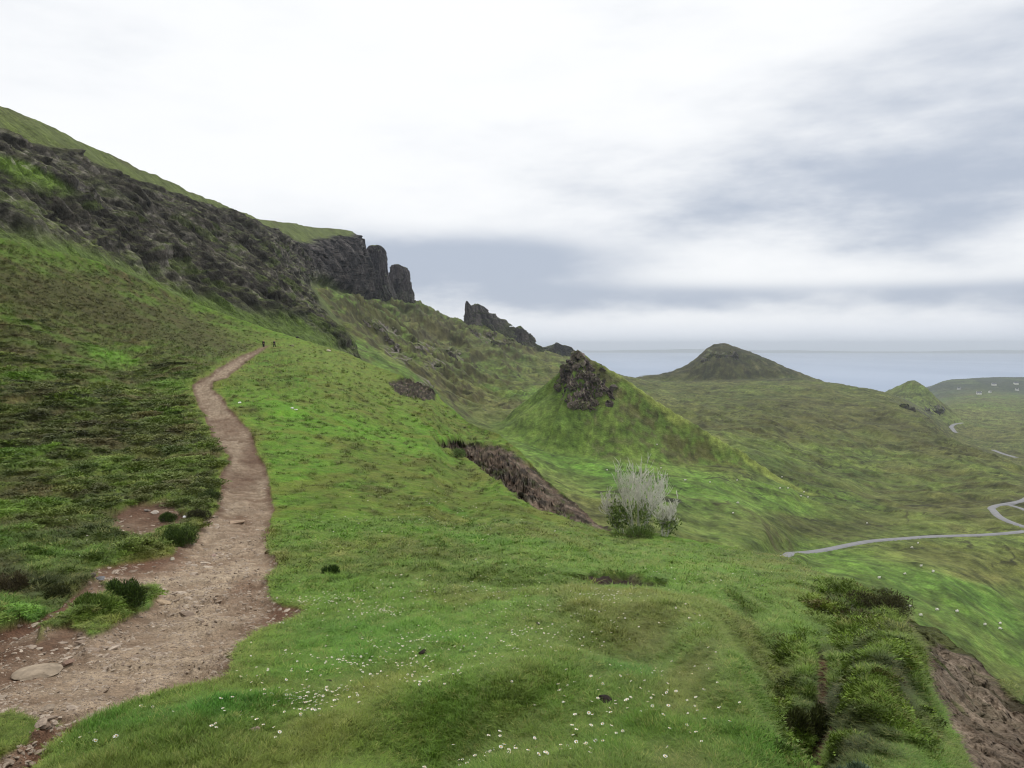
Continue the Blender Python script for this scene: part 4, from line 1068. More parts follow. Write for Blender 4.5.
# heather and moss cushions over the heath
C_H = [leaf_clump('heather_clump', 420, .5, .11, M_HEATH, 40 + s, .5) for s in range(3)]
w = (left * .9 * (1 - sstep(30, 130, Dg)) + bank * .2) * (soil < .2) * (scar_n < .5) * (Ug > -380) * (Ug < 1120) * DU * (Dg > 9) * np.clip(.12 + nC * 1.2 + nB * .8, 0, 1) * (1 - .9 * sstep(1.7, 2.3, A[..., 1] / A[..., 0]))
w[NT - 4:] = 0
idx = rng.choice(w.size, 5400, p=(w / w.sum()).ravel())
ii, jj = np.unravel_index(idx, w.shape)
pt = P[ii, jj]; dd = pt[:, 1]
s = rng.uniform(.35, 1.0, len(pt)) ** 1.5 * np.clip(dd / 35, .35, 2.0)
rr = rng.random(len(pt))[:, None]
tc = np.where(rr < .4, c(52, 62, 30), np.where(rr < .62, c(84, 74, 54), np.where(rr < .82, c(86, 104, 42), c(112, 116, 68)))) * .35 + A[ii, jj] * 1.15
scatter('heather', pt - [0, 0, .02], np.stack([rng.normal(0, .1, len(pt)), rng.normal(0, .1, len(pt)), rng.random(len(pt)) * 6.28], -1),
        np.stack([s * 1.3, s * 1.3, s * rng.uniform(.35, .8, len(pt))], -1), tc, C_H, rng.integers(0, 3, len(pt)))

# rough heathery cover of the eroded bank
w = bank * (scar_n < .3) * (Ug < 1100) * np.clip(.2 + nC * 1.4 + nB, 0, 1)
w[NT - 6:] = 0
idx = rng.choice(w.size, 2300, p=(w / w.sum()).ravel()); ii, jj = np.unravel_index(idx, w.shape)
pt = P[ii, jj]; s = rng.uniform(.12, .42, len(pt)) * np.clip(pt[:, 1] / 12, .6, 1.5)
rr = rng.random(len(pt))[:, None]
tc = np.where(rr < .35, c(62, 68, 34), np.where(rr < .5, c(92, 78, 52), c(98, 116, 42))) * .7 + A[ii, jj] * .5
scatter('heather', pt - [0, 0, .03], np.stack([rng.normal(0, .2, len(pt)), rng.normal(0, .2, len(pt)), rng.random(len(pt)) * 6.28], -1),
        np.stack([s * 1.2, s * 1.2, s * rng.uniform(.5, 1.1, len(pt))], -1), tc, C_H, rng.integers(0, 3, len(pt)))

# daisies
def daisy():
    V = [(0, 0, .026)]; Fc = []
    for i in range(9):
        a = i / 9 * 6.283; b_ = a + .6
        o_ = len(V)
        V += [(.004 * math.cos(a), .004 * math.sin(a), .025), (.013 * math.cos(a - .05), .013 * math.sin(a - .05), .029), (.013 * math.cos(a + .45), .013 * math.sin(a + .45), .028), (.004 * math.cos(b_), .004 * math.sin(b_), .025)]
        Fc.append((o_, o_ + 1, o_ + 2, o_ + 3))
    nw = len(Fc)
    o_ = len(V); V += [(.0055 * math.cos(t / 6 * 6.283), .0055 * math.sin(t / 6 * 6.283), .0295) for t in range(6)] + [(0, 0, .032)]
    Fc += [(o_ + t, o_ + (t + 1) % 6, o_ + 6) for t in range(6)]
    ny = 6
    o_ = len(V); V += [(-.0012, 0, -.01), (.0012, 0, -.01), (.0012, 0, .026), (-.0012, 0, .026)]
    Fc.append((o_, o_ + 1, o_ + 2, o_ + 3))
    mats = [simple_mat('daisy_petal', (.82, .82, .8), .6, .05), simple_mat('daisy_eye', c(214, 170, 40), .6, .1), simple_mat('daisy_stalk', c(70, 110, 40), .6, .1)]
    return mesh_obj('daisy', V, Fc, mats, link=False, fmat=[0] * nw + [1] * ny + [2])
DZ = daisy()
CL = [(330, 598, 40, 6, 130), (385, 610, 24, 7, 90), (300, 716, 34, 10, 70), (330, 702, 34, 8, 40), (400, 665, 60, 20, 90), (420, 640, 60, 10, 50), (330, 660, 60, 20, 50), (560, 620, 90, 22, 190), (600, 600, 60, 14, 110), (500, 650, 80, 24, 70),
      (600, 700, 60, 22, 45), (560, 740, 50, 16, 34), (450, 745, 40, 16, 22), (480, 740, 30, 12, 20), (680, 720, 50, 30, 30), (440, 700, 40, 10, 20), (265, 690, 30, 24, 26), (700, 640, 60, 40, 60), (520, 590, 140, 20, 160), (420, 520, 90, 30, 120),
      (700, 580, 80, 14, 60), (440, 590, 90, 16, 90), (640, 670, 30, 14, 16), (90, 745, 24, 14, 10), (150, 715, 20, 8, 8), (80, 545, 40, 14, 24), (330, 620, 60, 12, 30), (240, 735, 50, 16, 16)]
du_, dv_ = [], []
for (u, v, ru, rv, n) in CL:
    du_.append(rng.normal(u, ru * .6, n)); dv_.append(rng.normal(v, rv * .6, n))
du_, dv_ = np.concatenate(du_), np.concatenate(dv_)
i, j = hill_ij(du_, dv_)
ok = (soil[i, j] < .2) & (dv_ < 772) & (scar_w[i, j] < .3)
i, j = i[ok], j[ok]
dp = P[i, j]
s = rng.uniform(.65, 1.05, len(dp)) * np.clip(dp[:, 1] / 11, 1, 2.0)
scatter('daisies', dp + [0, 0, .018], np.stack([rng.normal(.15, .25, len(dp)), rng.normal(0, .25, len(dp)), rng.random(len(dp)) * 6.28], -1), np.stack([s] * 3, -1), np.ones((len(dp), 3)), [DZ], np.zeros(len(dp), int))

# stones: gravel on the path (ground cover) and single rocks
def stone_mesh(name, seed, link=False, mat=None, sub=3, sq=(1, .8, .55), ang=.35):
    bm = bmesh.new(); bmesh.ops.create_icosphere(bm, subdivisions=sub, radius=.5)
    r = np.random.default_rng(seed)
    co = np.array([v.co[:] for v in bm.verts])
    for _ in range(11):                                   # chop flat faces
        nrm_ = r.normal(0, 1, 3); nrm_ /= np.linalg.norm(nrm_); dcut = r.uniform(.24, .42)
        t = co @ nrm_ - dcut; co = co - np.clip(t, 0, None)[:, None] * nrm_
    co += fbm3(co[:, 0] * 5 + seed, co[:, 1] * 5, co[:, 2] * 5, 3, seed)[:, None] * .05 * co
    co *= np.array(sq)
    for v, q in zip(bm.verts, co): v.co = q
    fcs = [[v.index for v in f.verts] for f in bm.faces]; bm.free()
    return mesh_obj(name, co, fcs, mat, link=link, smooth=False)
def stone_mat(name, inst):
    m, nt, b = new_mat(name); k = NB(nt)
    a = k.n('ShaderNodeAttribute', attribute_name='col'); a.attribute_type = 'INSTANCER' if inst else 'OBJECT'
    if not inst: a.attribute_name = 'tone'
    f = k.mr(k.noise(k.obj(), 6, 5), .3, .7, .7, 1.3)
    comb = k.n('ShaderNodeCombineColor')
    for q in range(3): k.put(comb.inputs[q], f)
    k.put(b.inputs['Base Color'], k.mix(1.0, a.outputs['Color'], comb.outputs[0], 'MULTIPLY'))
    b.inputs['Roughness'].default_value = .85; b.inputs['Specular IOR Level'].default_value = .15
    if not inst: k.put(b.inputs['Normal'], k.bump(k.noise(k.obj(), 14, 5), .012))
    return m
M_GRAV = stone_mat('gravel_stone', True)
GS = [stone_mesh('stone', 80 + s, mat=M_GRAV, sub=2) for s in range(4)]
w = (soil > .6) * (Vg > 490) * (Ug > -90) * np.clip(.25 + rocky * 1.2 + .5 * sstep(-4, -20, sd_path), .05, 1.2) * np.clip((Vg - 480) / 60, .1, 1)
idx = rng.choice(w.size, 15000, p=(w / w.sum()).ravel()); ii, jj = np.unravel_index(idx, w.shape)
pt = P[ii, jj] + np.stack([rng.normal(0, .01, len(ii)), rng.normal(0, .01, len(ii)), 0 * ii], -1)
s = (.012 + .05 * rng.random(len(pt)) ** 5) * np.clip(pt[:, 1] / 6, 1, 2.4)
tc = (c(126, 110, 94) + (c(168, 154, 138) - c(126, 110, 94)) * rng.random((len(pt), 1))) * rng.uniform(.8, 1.1, (len(pt), 1))
scatter('gravel', pt - np.stack([0 * s, 0 * s, s * .12], -1), rng.random((len(pt), 3)) * [.6, .6, 6.28], np.stack([s * 1.2, s, s * .8], -1), tc, GS, rng.integers(0, 4, len(pt)))

w = (soil > .7) * (Vg > 470) * (Ug > -80) * np.clip(.1 + fbm(X * .8, Y * .6, 3, 151) * 2 + .3 * sstep(-12, -3, sd_path), .0, 1)
w = w * np.where(Ug < np.interp(Vg, [480, 560, 640, 768], [240, 230, 170, 60]), 1, .25)
idx = rng.choice(w.size, 700, p=(w / w.sum()).ravel()); ii, jj = np.unravel_index(idx, w.shape)
pt = P[ii, jj]; s = (.05 + .12 * rng.random(len(pt)) ** 2.5) * np.clip(pt[:, 1] / 9, .8, 1.8)
tc = (c(120, 104, 90) + (c(172, 158, 142) - c(120, 104, 90)) * rng.random((len(pt), 1)))
scatter('gravel', pt - np.stack([0 * s, 0 * s, s * .08], -1), rng.random((len(pt), 3)) * [.25, .25, 6.28], np.stack([s * 1.5, s * 1.1, s * .6], -1), tc, GS, rng.integers(0, 4, len(pt)))
M_STONE = stone_mat('boulder_stone', False)
def boulder(u, v, wpx, label, tone, seed, name='stone', cat='stone', flat=.5, group=None, ground_fn=on_hill, sink=.25):
    p = ground_fn(u, v); size = wpx / F * p[1]
    o = stone_mesh(name, seed, link=True, mat=M_STONE, sub=4, sq=(1, .8, flat))
    o.scale = (size, size, size); o.location = (p[0], p[1], p[2] + size * flat * (.5 - sink) * .7)
    o.rotation_euler = (random.uniform(-.1, .1), random.uniform(-.1, .1), random.uniform(0, 6))
    o['tone'] = [float(t) for t in tone] + [1.0]
    return tag(o, label, cat, group)
gt = c(150, 136, 120); lt = c(176, 166, 154); dt = c(96, 86, 78); br = c(40, 32, 28)
B = [(215, 514, 8, 'flat pale slab at the left edge of the path below the dark shrub', gt), (236, 516, 22, 'wide flat pale slab across the middle of the path', c(148, 128, 108)), (205, 519, 14, 'flat pale slab at the path edge, left of the widest slab', c(158, 142, 122)),
     (155, 509, 9, 'pale grey boulder at the top of the bare gravel patch', lt), (147, 507, 8, 'small grey boulder touching the pale boulder on the gravel patch', c(128, 120, 112)), (163, 514, 7, 'rounded grey stone at the right edge of the gravel patch', c(136, 130, 120)),
     (186, 516, 7, 'bright white stone lying between two dark shrubs by the path', c(236, 236, 234)), (213, 547, 9, 'pinkish rounded stone half way across the path', c(150, 128, 116)), (173, 556, 7, 'pale stone at the left edge of the path under the long shrub', c(160, 152, 136)),
     (160, 594, 26, 'flat sandy slab right of the round bushy shrub', c(164, 144, 120)), (42, 656, 56, 'large flat grey slab at the left edge of the path', c(146, 132, 114)), (66, 652, 18, 'reddish flat stone resting by the large grey slab', c(126, 104, 90)), (22, 628, 12, 'dark brown rounded stone on the reddish side track', c(104, 80, 66)),
     (100, 575, 14, 'blue grey rock at the edge of the reddish side track', c(104, 104, 106)), (92, 578, 9, 'small dark rock beside the blue grey rock', dt), (98, 649, 6, 'small white stone right of the large grey slab', c(190, 178, 164)), (268, 549, 9, 'dark brown stone at the right edge of the path', c(84, 62, 52)),
     (45, 688, 20, 'weathered flat stone in the lower left of the path', c(140, 126, 110)), (120, 690, 16, 'flat buff stone in the stony middle of the lower path', c(156, 140, 122)), (150, 660, 14, 'flat buff stone bedded in the middle of the wide path', c(154, 138, 120)), (12, 700, 18, 'pale stone at the left frame edge of the path', c(144, 132, 118)),
     (65, 427, 4, 'white rock on the dark heath left of the path', c(226, 226, 222)), (10, 428, 4, 'white rock on the heath near the left edge of the photo', c(220, 220, 216)), (165, 487, 4, 'small pale stone on the grass above the gravel patch', c(206, 202, 196)),
     (240, 402, 4, 'small white stone on the grass right of the path bend', c(222, 222, 216)), (292, 411, 4, 'left of two white stones lying in the grass far right of the path', c(214, 212, 206)), (296, 412, 4, 'right of two white stones lying in the grass far right of the path', c(214, 212, 206)),
     (328, 351, 6, 'pale flat boulder on the crest right of the walkers', c(186, 174, 158)), (291, 346, 6, 'pale grassy boulder just right of the walkers', c(150, 146, 120)), (297, 338, 4, 'dark rock on the slope above the walkers', c(60, 56, 52))]
for n_, (u, v, wp, lab, tn) in enumerate(B):
    boulder(u, v, wp, lab, tn, 200 + n_, flat=.2 if wp > 30 else .28 if wp > 11 else .6, sink=.5 if wp > 30 else .3)
D = [(604, 706, 22, 'largest dark clod of peat in the foreground grass, daisies behind it'), (423, 653, 18, 'wide dark clod of peat in the grass left of centre'), (328, 683, 9, 'round black clod of peat near the daisies right of the path'), (537, 625, 8, 'dark clod in the grass among many daisies'), (527, 607, 9, 'dark clod in the grass below the small peat scar'),
     (460, 634, 8, 'dark clod in grass halfway to the little peat scar'), (500, 642, 8, 'small dark clod in the grass near the middle of the photo'), (303, 707, 8, 'dark clod beside the thick line of daisies'), (648, 696, 8, 'small dark clod right of the largest peat clod'), (238, 758, 14, 'dark clod at the edge of the lush grass at the bottom of the photo'), (254, 742, 13, 'brown stone beside the lush dark grass at the bottom')]
for n_, (u, v, wp, lab) in enumerate(D):
    boulder(u, v, wp, lab, c(140, 124, 110) if 'stone' in lab else br, 300 + n_, name='stone' if 'stone' in lab else 'peat_clod', cat='stone' if 'stone' in lab else 'clod', flat=.5)

# ------------------------------------------------------------------ shrubs by the path
M_SHRUB = leaf_mat('shrub_leaf', inst=False)
M_WOOD = simple_mat('twig_bark', c(92, 78, 64), .85, .25, 6)
def tubes(chains, sides=5):
    V = []; Fc = []
    for pts, rad in chains:
        pts = np.asarray(pts, float); n = len(pts)
        base_ = len(V)
        for i_ in range(n):
            t = pts[min(i_ + 1, n - 1)] - pts[max(i_ - 1, 0)]; t /= np.linalg.norm(t) + 1e-9
            a = np.cross(t, [0.31, .22, .1] if abs(t[2]) > .9 else [0, 0, 1]); a /= np.linalg.norm(a) + 1e-9
            b_ = np.cross(t, a)
            for s_ in range(sides):
                an = s_ / sides * 6.2832
                V.append(pts[i_] + (a * math.cos(an) + b_ * math.sin(an)) * rad[i_])
        for i_ in range(n - 1):
            for s_ in range(sides):
                s2 = (s_ + 1) % sides
                Fc.append((base_ + i_ * sides + s_, base_ + i_ * sides + s2, base_ + (i_ + 1) * sides + s2, base_ + (i_ + 1) * sides + s_))
    return V, Fc
def shrub(u, v, wpx, hpx, label, cols, seed, n=3800, depth=.7, name='shrub'):
    p = on_hill(u, v); k = p[1] / F; W, Hh_ = wpx * k / 2, hpx * k
    root = empty(name, p)
    r = np.random.default_rng(seed); V = []; Fc = []; CC = []; stems = []
    nb = 7
    cents = [np.array([r.uniform(-.62, .62) * W, r.uniform(-.6, .6) * W * depth, Hh_ * r.uniform(.12, .42)]) for _ in range(nb)]
    rads = [np.array([W * r.uniform(.34, .5), W * depth * r.uniform(.34, .5), Hh_ * r.uniform(.38, .56)]) for _ in range(nb)]
    for i_ in range(int(n * 1.7)):
        b_ = r.integers(0, nb)
        d = r.normal(0, 1, 3); d /= np.linalg.norm(d)
        q = cents[b_] + d * rads[b_] * r.uniform(.55, 1.05)
        if q[2] < -.03: continue
        dr = d * .7 + r.normal(0, .4, 3) + [0, 0, .8]; dr /= np.linalg.norm(dr)
        s_ = np.cross(dr, r.normal(0, 1, 3)); s_ /= np.linalg.norm(s_)
        l = max(.035, .07 * Hh_) * r.uniform(.5, 1.6); o_ = len(V)
        V += [q - s_ * l * .16, q + s_ * l * .16, q + dr * l * .6 + s_ * l * .1, q + dr * l]
        Fc.append((o_, o_ + 1, o_ + 2, o_ + 3)); cc = cols[0] + (cols[1] - cols[0]) * r.random() ** 1.5; CC += [cc] * 4
    for b_ in range(nb):
        for _ in range(3):
            e = cents[b_] + r.normal(0, .4, 3) * rads[b_]
            stems.append(([np.array([r.uniform(-.15, .15) * W, 0, -.05]), e * .5 + [0, 0, .02], e], [.02 * Hh_ + .004, .014 * Hh_ + .003, .006 * Hh_ + .002]))
    tv, tf = tubes(stems, 4)
    mesh_obj('stem', tv, tf, M_WOOD, root)
    mesh_obj('foliage', V, Fc, M_SHRUB, root, cols=np.array(CC))
    return tag(root, label, 'shrub')
gd = (c(44, 60, 28), c(88, 112, 46)); bd = (c(52, 52, 38), c(84, 84, 52))
shrub(126, 608, 44, 30, 'round dark green shrub standing in the middle of the wide stony path', gd, 1, 5200)
shrub(182, 543, 44, 22, 'long low dark green shrub on the left edge of the path', gd, 2, 4600)
shrub(200, 519, 26, 12, 'small dark shrub at the path edge above the long shrub', bd, 3, 3000)
shrub(168, 516, 20, 9, 'small green shrub at the right end of the gravel patch', gd, 4, 2600)
shrub(208, 500, 28, 14, 'bushy green shrub overhanging the left edge of the path', (c(44, 56, 28), c(80, 98, 44)), 5, 3200)
shrub(95, 615, 36, 14, 'pale green grassy hummock left of the round shrub on the path', (c(76, 100, 40), c(112, 132, 60)), 6, 3000)
shrub(12, 590, 44, 28, 'brownish heather bush at the left frame edge', (c(66, 58, 44), c(98, 92, 62)), 7, 3600)
shrub(52, 592, 40, 18, 'olive heather bush on the bank above the reddish side track', (c(54, 60, 36), c(96, 100, 58)), 8, 3400)
shrub(880, 622, 66, 24, 'dark heather bush overhanging the top of the bare landslip bank', (c(60, 58, 40), c(98, 98, 58)), 9, 5600)
shrub(330, 572, 20, 14, 'dark green tussock in the grass right of the path', (c(44, 62, 26), c(76, 104, 40)), 10, 2000)
shrub(812, 672, 60, 44, 'tall dark bush on the eroded bank above the brown earth streak', (c(62, 66, 40), c(108, 118, 60)), 11, 6400)
shrub(764, 668, 54, 28, 'dark heathery bush at the left of the eroded bank', (c(62, 64, 42), c(104, 110, 58)), 12, 5400)
shrub(852, 765, 44, 22, 'grey green leafy clump at the bottom edge of the photo', (c(84, 104, 78), c(124, 142, 112)), 13, 3200)
shrub(456, 458, 22, 12, 'pale green leafy shrub at the head of the brown landslip scar', (c(86, 108, 56), c(128, 146, 90)), 14, 2000)

# ------------------------------------------------------------------ the bare grey tree at the slope edge
M_BARK = simple_mat('lichen_bark', c(204, 201, 188), .9, .25, 5)
M_LEAF = leaf_mat('tree_leaf', inst=False)
def grow(r, p, d, length, rad, lvl, out, spread, upb, tips):
    n = 4; pts = [p]; rads = [rad]; q = p.copy(); dd = d.copy()
    for i_ in range(n):
        dd = dd + r.normal(0, .13, 3) + np.array([0, 0, upb]); dd /= np.linalg.norm(dd)
        q = q + dd * length / n; pts.append(q.copy()); rads.append(rad * (1 - .62 * (i_ + 1) / n))
    out[lvl].append((pts, rads))
    if lvl == 3: tips.append(q); return
    for k_ in range([5, 5, 3][lvl]):
        f = r.uniform(.25, 1.0); i_ = min(int(f * n), n - 1)
        b0 = np.array(pts[i_]) + (np.array(pts[i_ + 1]) - pts[i_]) * (f * n - i_)
        nd = dd * .7 + r.normal(0, spread, 3) + np.array([0, 0, upb * 2]); nd /= np.linalg.norm(nd)
        grow(r, b0, nd, length * r.uniform(.42, .66), max(rad * (1 - .6 * f) * .62, .017), lvl + 1, out, spread, upb, tips)
def bare_tree(u, v, wpx, hpx, label, seed, nst, lean=(0, 0), leafy=0, name='bare_tree', fan=.35):
    p = on_hill(u, v); k = p[1] / F; Ht = hpx * k; Wt = wpx * k
    root = empty(name, p - np.array([0, 0, .1])); r = np.random.default_rng(seed)
    out = {0: [], 1: [], 2: [], 3: []}; tips = []
    for s_ in range(nst):
        a = s_ / nst * 6.283 + r.uniform(-.3, .3); fan_ = fan * r.uniform(.25, 1)
        d = np.array([math.cos(a) * fan_ + lean[0], math.sin(a) * fan_ * .8 + lean[1], 1.0]); d /= np.linalg.norm(d)
        grow(r, np.array([math.cos(a) * Wt * .05, math.sin(a) * Wt * .05, 0]), d, Ht * r.uniform(.5, .68), Ht * .016, 0, out, .3, .11, tips)
    tv, tf = tubes(out[0], 6); mesh_obj('trunk', tv, tf, M_BARK, root)
    tv, tf = tubes(out[1] + out[2] + out[3], 4); mesh_obj('crown', tv, tf, M_BARK, root)
    if leafy:
        V = []; Fc = []; CC = []
        allp = [q for lv in (1, 2, 3) for pts, _ in out[lv] for q in pts if q[2] < Ht * .42]
        for _ in range(leafy):
            q = allp[r.integers(0, len(allp))] + r.normal(0, .12, 3) * Ht * .5
            d = r.normal(0, 1, 3); d /= np.linalg.norm(d); s_ = np.cross(d, r.normal(0, 1, 3)); s_ /= np.linalg.norm(s_)
            l = .12 * r.uniform(.6, 1.4); o_ = len(V)
            q[2] = abs(q[2])
            V += [q - s_ * l * .35, q + s_ * l * .35, q + d * l]; Fc.append((o_, o_ + 1, o_ + 2))
            cc = c(76, 98, 44) + (c(128, 146, 78) - c(76, 98, 44)) * r.random(); CC += [cc] * 3
        mesh_obj('foliage', V, Fc, M_LEAF, root, cols=np.array(CC))
    return tag(root, label, 'tree')
bare_tree(638, 535, 62, 66, 'tall bare pale grey tree with upright twigs at the edge of the slope', 5, 11, (0, 0), 2600, fan=.8)
bare_tree(664, 538, 34, 42, 'low bare grey tree leaning right of the tall bare tree', 6, 6, (.35, 0), 700, fan=.45)
bare_tree(622, 534, 34, 48, 'thin bare tree arching left of the tall bare tree', 8, 5, (-.55, 0), 900, fan=.3)
shrub(634, 540, 46, 18, 'green leafy bush growing at the foot of the bare trees', (c(64, 86, 38), c(118, 140, 66)), 15, 3400)

# ------------------------------------------------------------------ sheep
def skinned(name, verts, edges, radii, mat, parent=None, link=True, sub=2):
    me = bpy.data.meshes.new(name); me.from_pydata(verts, edges, []); me.update()
    o = bpy.data.objects.new(name, me); COL.objects.link(o)
    md = o.modifiers.new('skin', 'SKIN')
    for i_, r in enumerate(radii):
        sv2 = me.skin_vertices[0].data[i_]; sv2.radius = r if isinstance(r, tuple) else (r, r)
        sv2.use_root = (i_ == 0)
    o.modifiers.new('sub', 'SUBSURF').levels = sub
    dg_ = bpy.context.evaluated_depsgraph_get()
    nm = bpy.data.meshes.new_from_object(o.evaluated_get(dg_))
    bpy.data.objects.remove(o); nm.name = name
    nm.materials.clear()
    for m_ in (mat if isinstance(mat, list) else [mat]): nm.materials.append(m_)
    nm.polygons.foreach_set('use_smooth', np.ones(len(nm.polygons), bool))
    q = bpy.data.objects.new(name, nm); COL.objects.link(q)
    if parent: q.parent = parent
    return q
M_WOOL = simple_mat('fleece', c(226, 222, 210), .95, .12, 9, .03); M_FACE = simple_mat('sheep_face', c(70, 64, 58), .8, .1)
def make_sheep(graze):
    hz = .16 if graze else .85; hx = .66 if graze else .7
    V = [(0, 0, .62), (-.38, 0, .62), (.38, 0, .62), (.5, 0, .66 if not graze else .52), (hx, 0, hz + (.0 if not graze else .1)), (hx + .16, 0, hz - .06)]
    E = [(0, 1), (0, 2), (2, 3), (3, 4), (4, 5)]; Rr = [.3, .26, .25, .15, .1, .065]
    for sx, sy, par in ((-.36, .15, 1), (-.36, -.15, 1), (.32, .14, 2), (.32, -.14, 2)):
        n = len(V); kx = .05 if sx < 0 else -.02
        V += [(sx, sy, .38), (sx - kx, sy, .2), (sx, sy, .02)]; E += [(par, n), (n, n + 1), (n + 1, n + 2)]; Rr += [.1, .045, .04]
    o = skinned('sheep', V, E, Rr, [M_WOOL, M_FACE])
    for f in o.data.polygons:
        ce = f.center
        if ce.x > hx - .06 or ce.z < .26: f.material_index = 1
    return o
SH = [make_sheep(True), make_sheep(False)]
SHEEP = [(607, 471, 1.0), (618, 473, 1.0), (657, 446, 1), (661, 469, 1), (662, 476, 1), (685, 481, 1.1), (710, 483, .8), (737, 481, .9), (738, 504, 1.1), (733, 514, .9),
         (782, 478, .9), (780, 489, 1.1), (788, 489, 1), (801, 497, 1), (804, 493, 1), (808, 498, 1), (867, 524, .9), (918, 544, 1), (912, 549, 1.1), (921, 567, 1), (933, 573, 1.2), (879, 579, 1), (905, 575, .9),
         (910, 608, 1), (937, 611, 1), (957, 613, 1.1), (985, 626, 1), (1000, 625, 1), (1000, 630, 1), (921, 617, 1)]
SLAB = ['white sheep on the slope, further left of two above the thin arching tree', 'white sheep just left of the tall bare tree top', 'white sheep alone high on the pointed hill slope above the bare tree', 'white sheep right of the tall bare tree top, upper of a close pair', 'white sheep right of the tall bare tree top, lower of a close pair',
        'white sheep on the green slope well right of the bare tree, biggest there', 'pale sheep on the green slope halfway between bare tree and heather band', 'pale sheep by the lower end of the heather band', 'white sheep on green grass above the crest left of the road', 'pale sheep just above the slope crest left of the road',
        'pale sheep, uppermost of the flock on the bright green strip', 'bright white sheep, leftmost of the flock on the bright green strip', 'white sheep second from left of the flock on the bright green strip', 'white sheep lowest left of the trio at the right of the bright strip', 'white sheep uppermost of the trio at the right of the bright strip', 'white sheep rightmost of the trio at the right of the bright strip',
        'pale sheep on the moor just above the road', 'white sheep just below the road, upper of a pair', 'white sheep just below the road, lower of a pair', 'white sheep at the boundary of green field and brown moor', 'white sheep on the brown edge of moor above the green field', 'pale sheep near the top left of the bright green field', 'pale sheep in the upper middle of the bright green field',
        'white sheep on the field just above the landslip bank', 'white sheep on the field right above the bank turf lip', 'white sheep lying right of the sheep above the turf lip', 'white sheep left of a trio low on the bright green field', 'white sheep upper right of a trio low on the bright green field', 'white sheep lower right of a trio low on the bright green field', 'white sheep closest to the top edge of the landslip bank']
for n_, ((u, v, s_), lab) in enumerate(zip(SHEEP, SLAB)):
    p = hit(u, v, 110, 900)
    o = SH[n_] if n_ < 2 else SH[n_ % 2].copy()
    if n_ >= 2: COL.objects.link(o)
    sc_ = .82 * s_
    o.scale = (sc_, sc_, sc_); o.location = p - np.array([0, 0, .02]); o.rotation_euler = (0, 0, random.choice([0, 3.1]) + random.uniform(-.7, .7))
    tag(o, lab, 'sheep', 'sheep grazing across the valley')

# ------------------------------------------------------------------ walkers
M_SKIN = simple_mat('skin', c(190, 144, 120), .6, .05); M_HAIR = simple_mat('hair', c(48, 38, 30), .7, .1)
def walker(u, v, label, jacket, trousers, seed, rz):
    p = on_hill(u, v)
    V = [(0, 0, .95), (0, 0, 1.15), (0, .0, 1.42), (0, .02, 1.52), (0, .04, 1.60), (0, .05, 1.68)]
    E = [(0, 1), (1, 2), (2, 3), (3, 4), (4, 5)]; Rr = [.13, .12, .14, .055, .085, .085]
    for sx, st in ((1, .22), (-1, -.18)):
        n = len(V); V += [(sx * .1, st * .3, .85), (sx * .1, st * .7 + .06, .48), (sx * .1, st, .08), (sx * .1, st + .16, .04)]
        E += [(0, n), (n, n + 1), (n + 1, n + 2), (n + 2, n + 3)]; Rr += [.1, .075, .055, .045]
        n = len(V); V += [(sx * .17, .0, 1.38), (sx * .22, -st * .4, 1.12), (sx * .2, -st + .08, .9), (sx * .2, -st + .12, .82)]
        E += [(2, n), (n, n + 1), (n + 1, n + 2), (n + 2, n + 3)]; Rr += [.06, .045, .035, .04]
    body = skinned('person', V, E, Rr, M_SKIN)
    body.location = p + np.array([0, 0, .12]); body.rotation_euler = (0, 0, rz)
    def cloth(name, sel, col, grow_, extra=()):
        ids = [i_ for i_ in range(len(V)) if sel(i_)]; mp = {a: b_ for b_, a in enumerate(ids)}
        e2 = [(mp[a], mp[b_]) for a, b_ in E if a in mp and b_ in mp]
        return skinned(name, [V[i_] for i_ in ids], e2, [Rr[i_] * grow_ + .03 for i_ in ids], simple_mat(name + '_cloth', col, .85, .15), body)
    cloth('jacket', lambda i_: i_ in (0, 1, 2, 10, 11, 12, 18, 19, 20), jacket, 1.12)
    cloth('trousers', lambda i_: i_ in (0, 6, 7, 8, 14, 15, 16), trousers, 1.14)
    skinned('hair', [(0, .02, 1.66), (0, .03, 1.74)], [(0, 1)], [.088, .08], M_HAIR, body)
    return tag(body, label, 'person')
walker(263.5, 347.5, 'walker in dark clothes on the path, left of the two', c(34, 34, 38), c(28, 30, 34), 1, .3)
walker(274, 348, 'walker in dark blue clothes on the path, right of the two', c(38, 44, 60), c(34, 36, 40), 2, -.2)

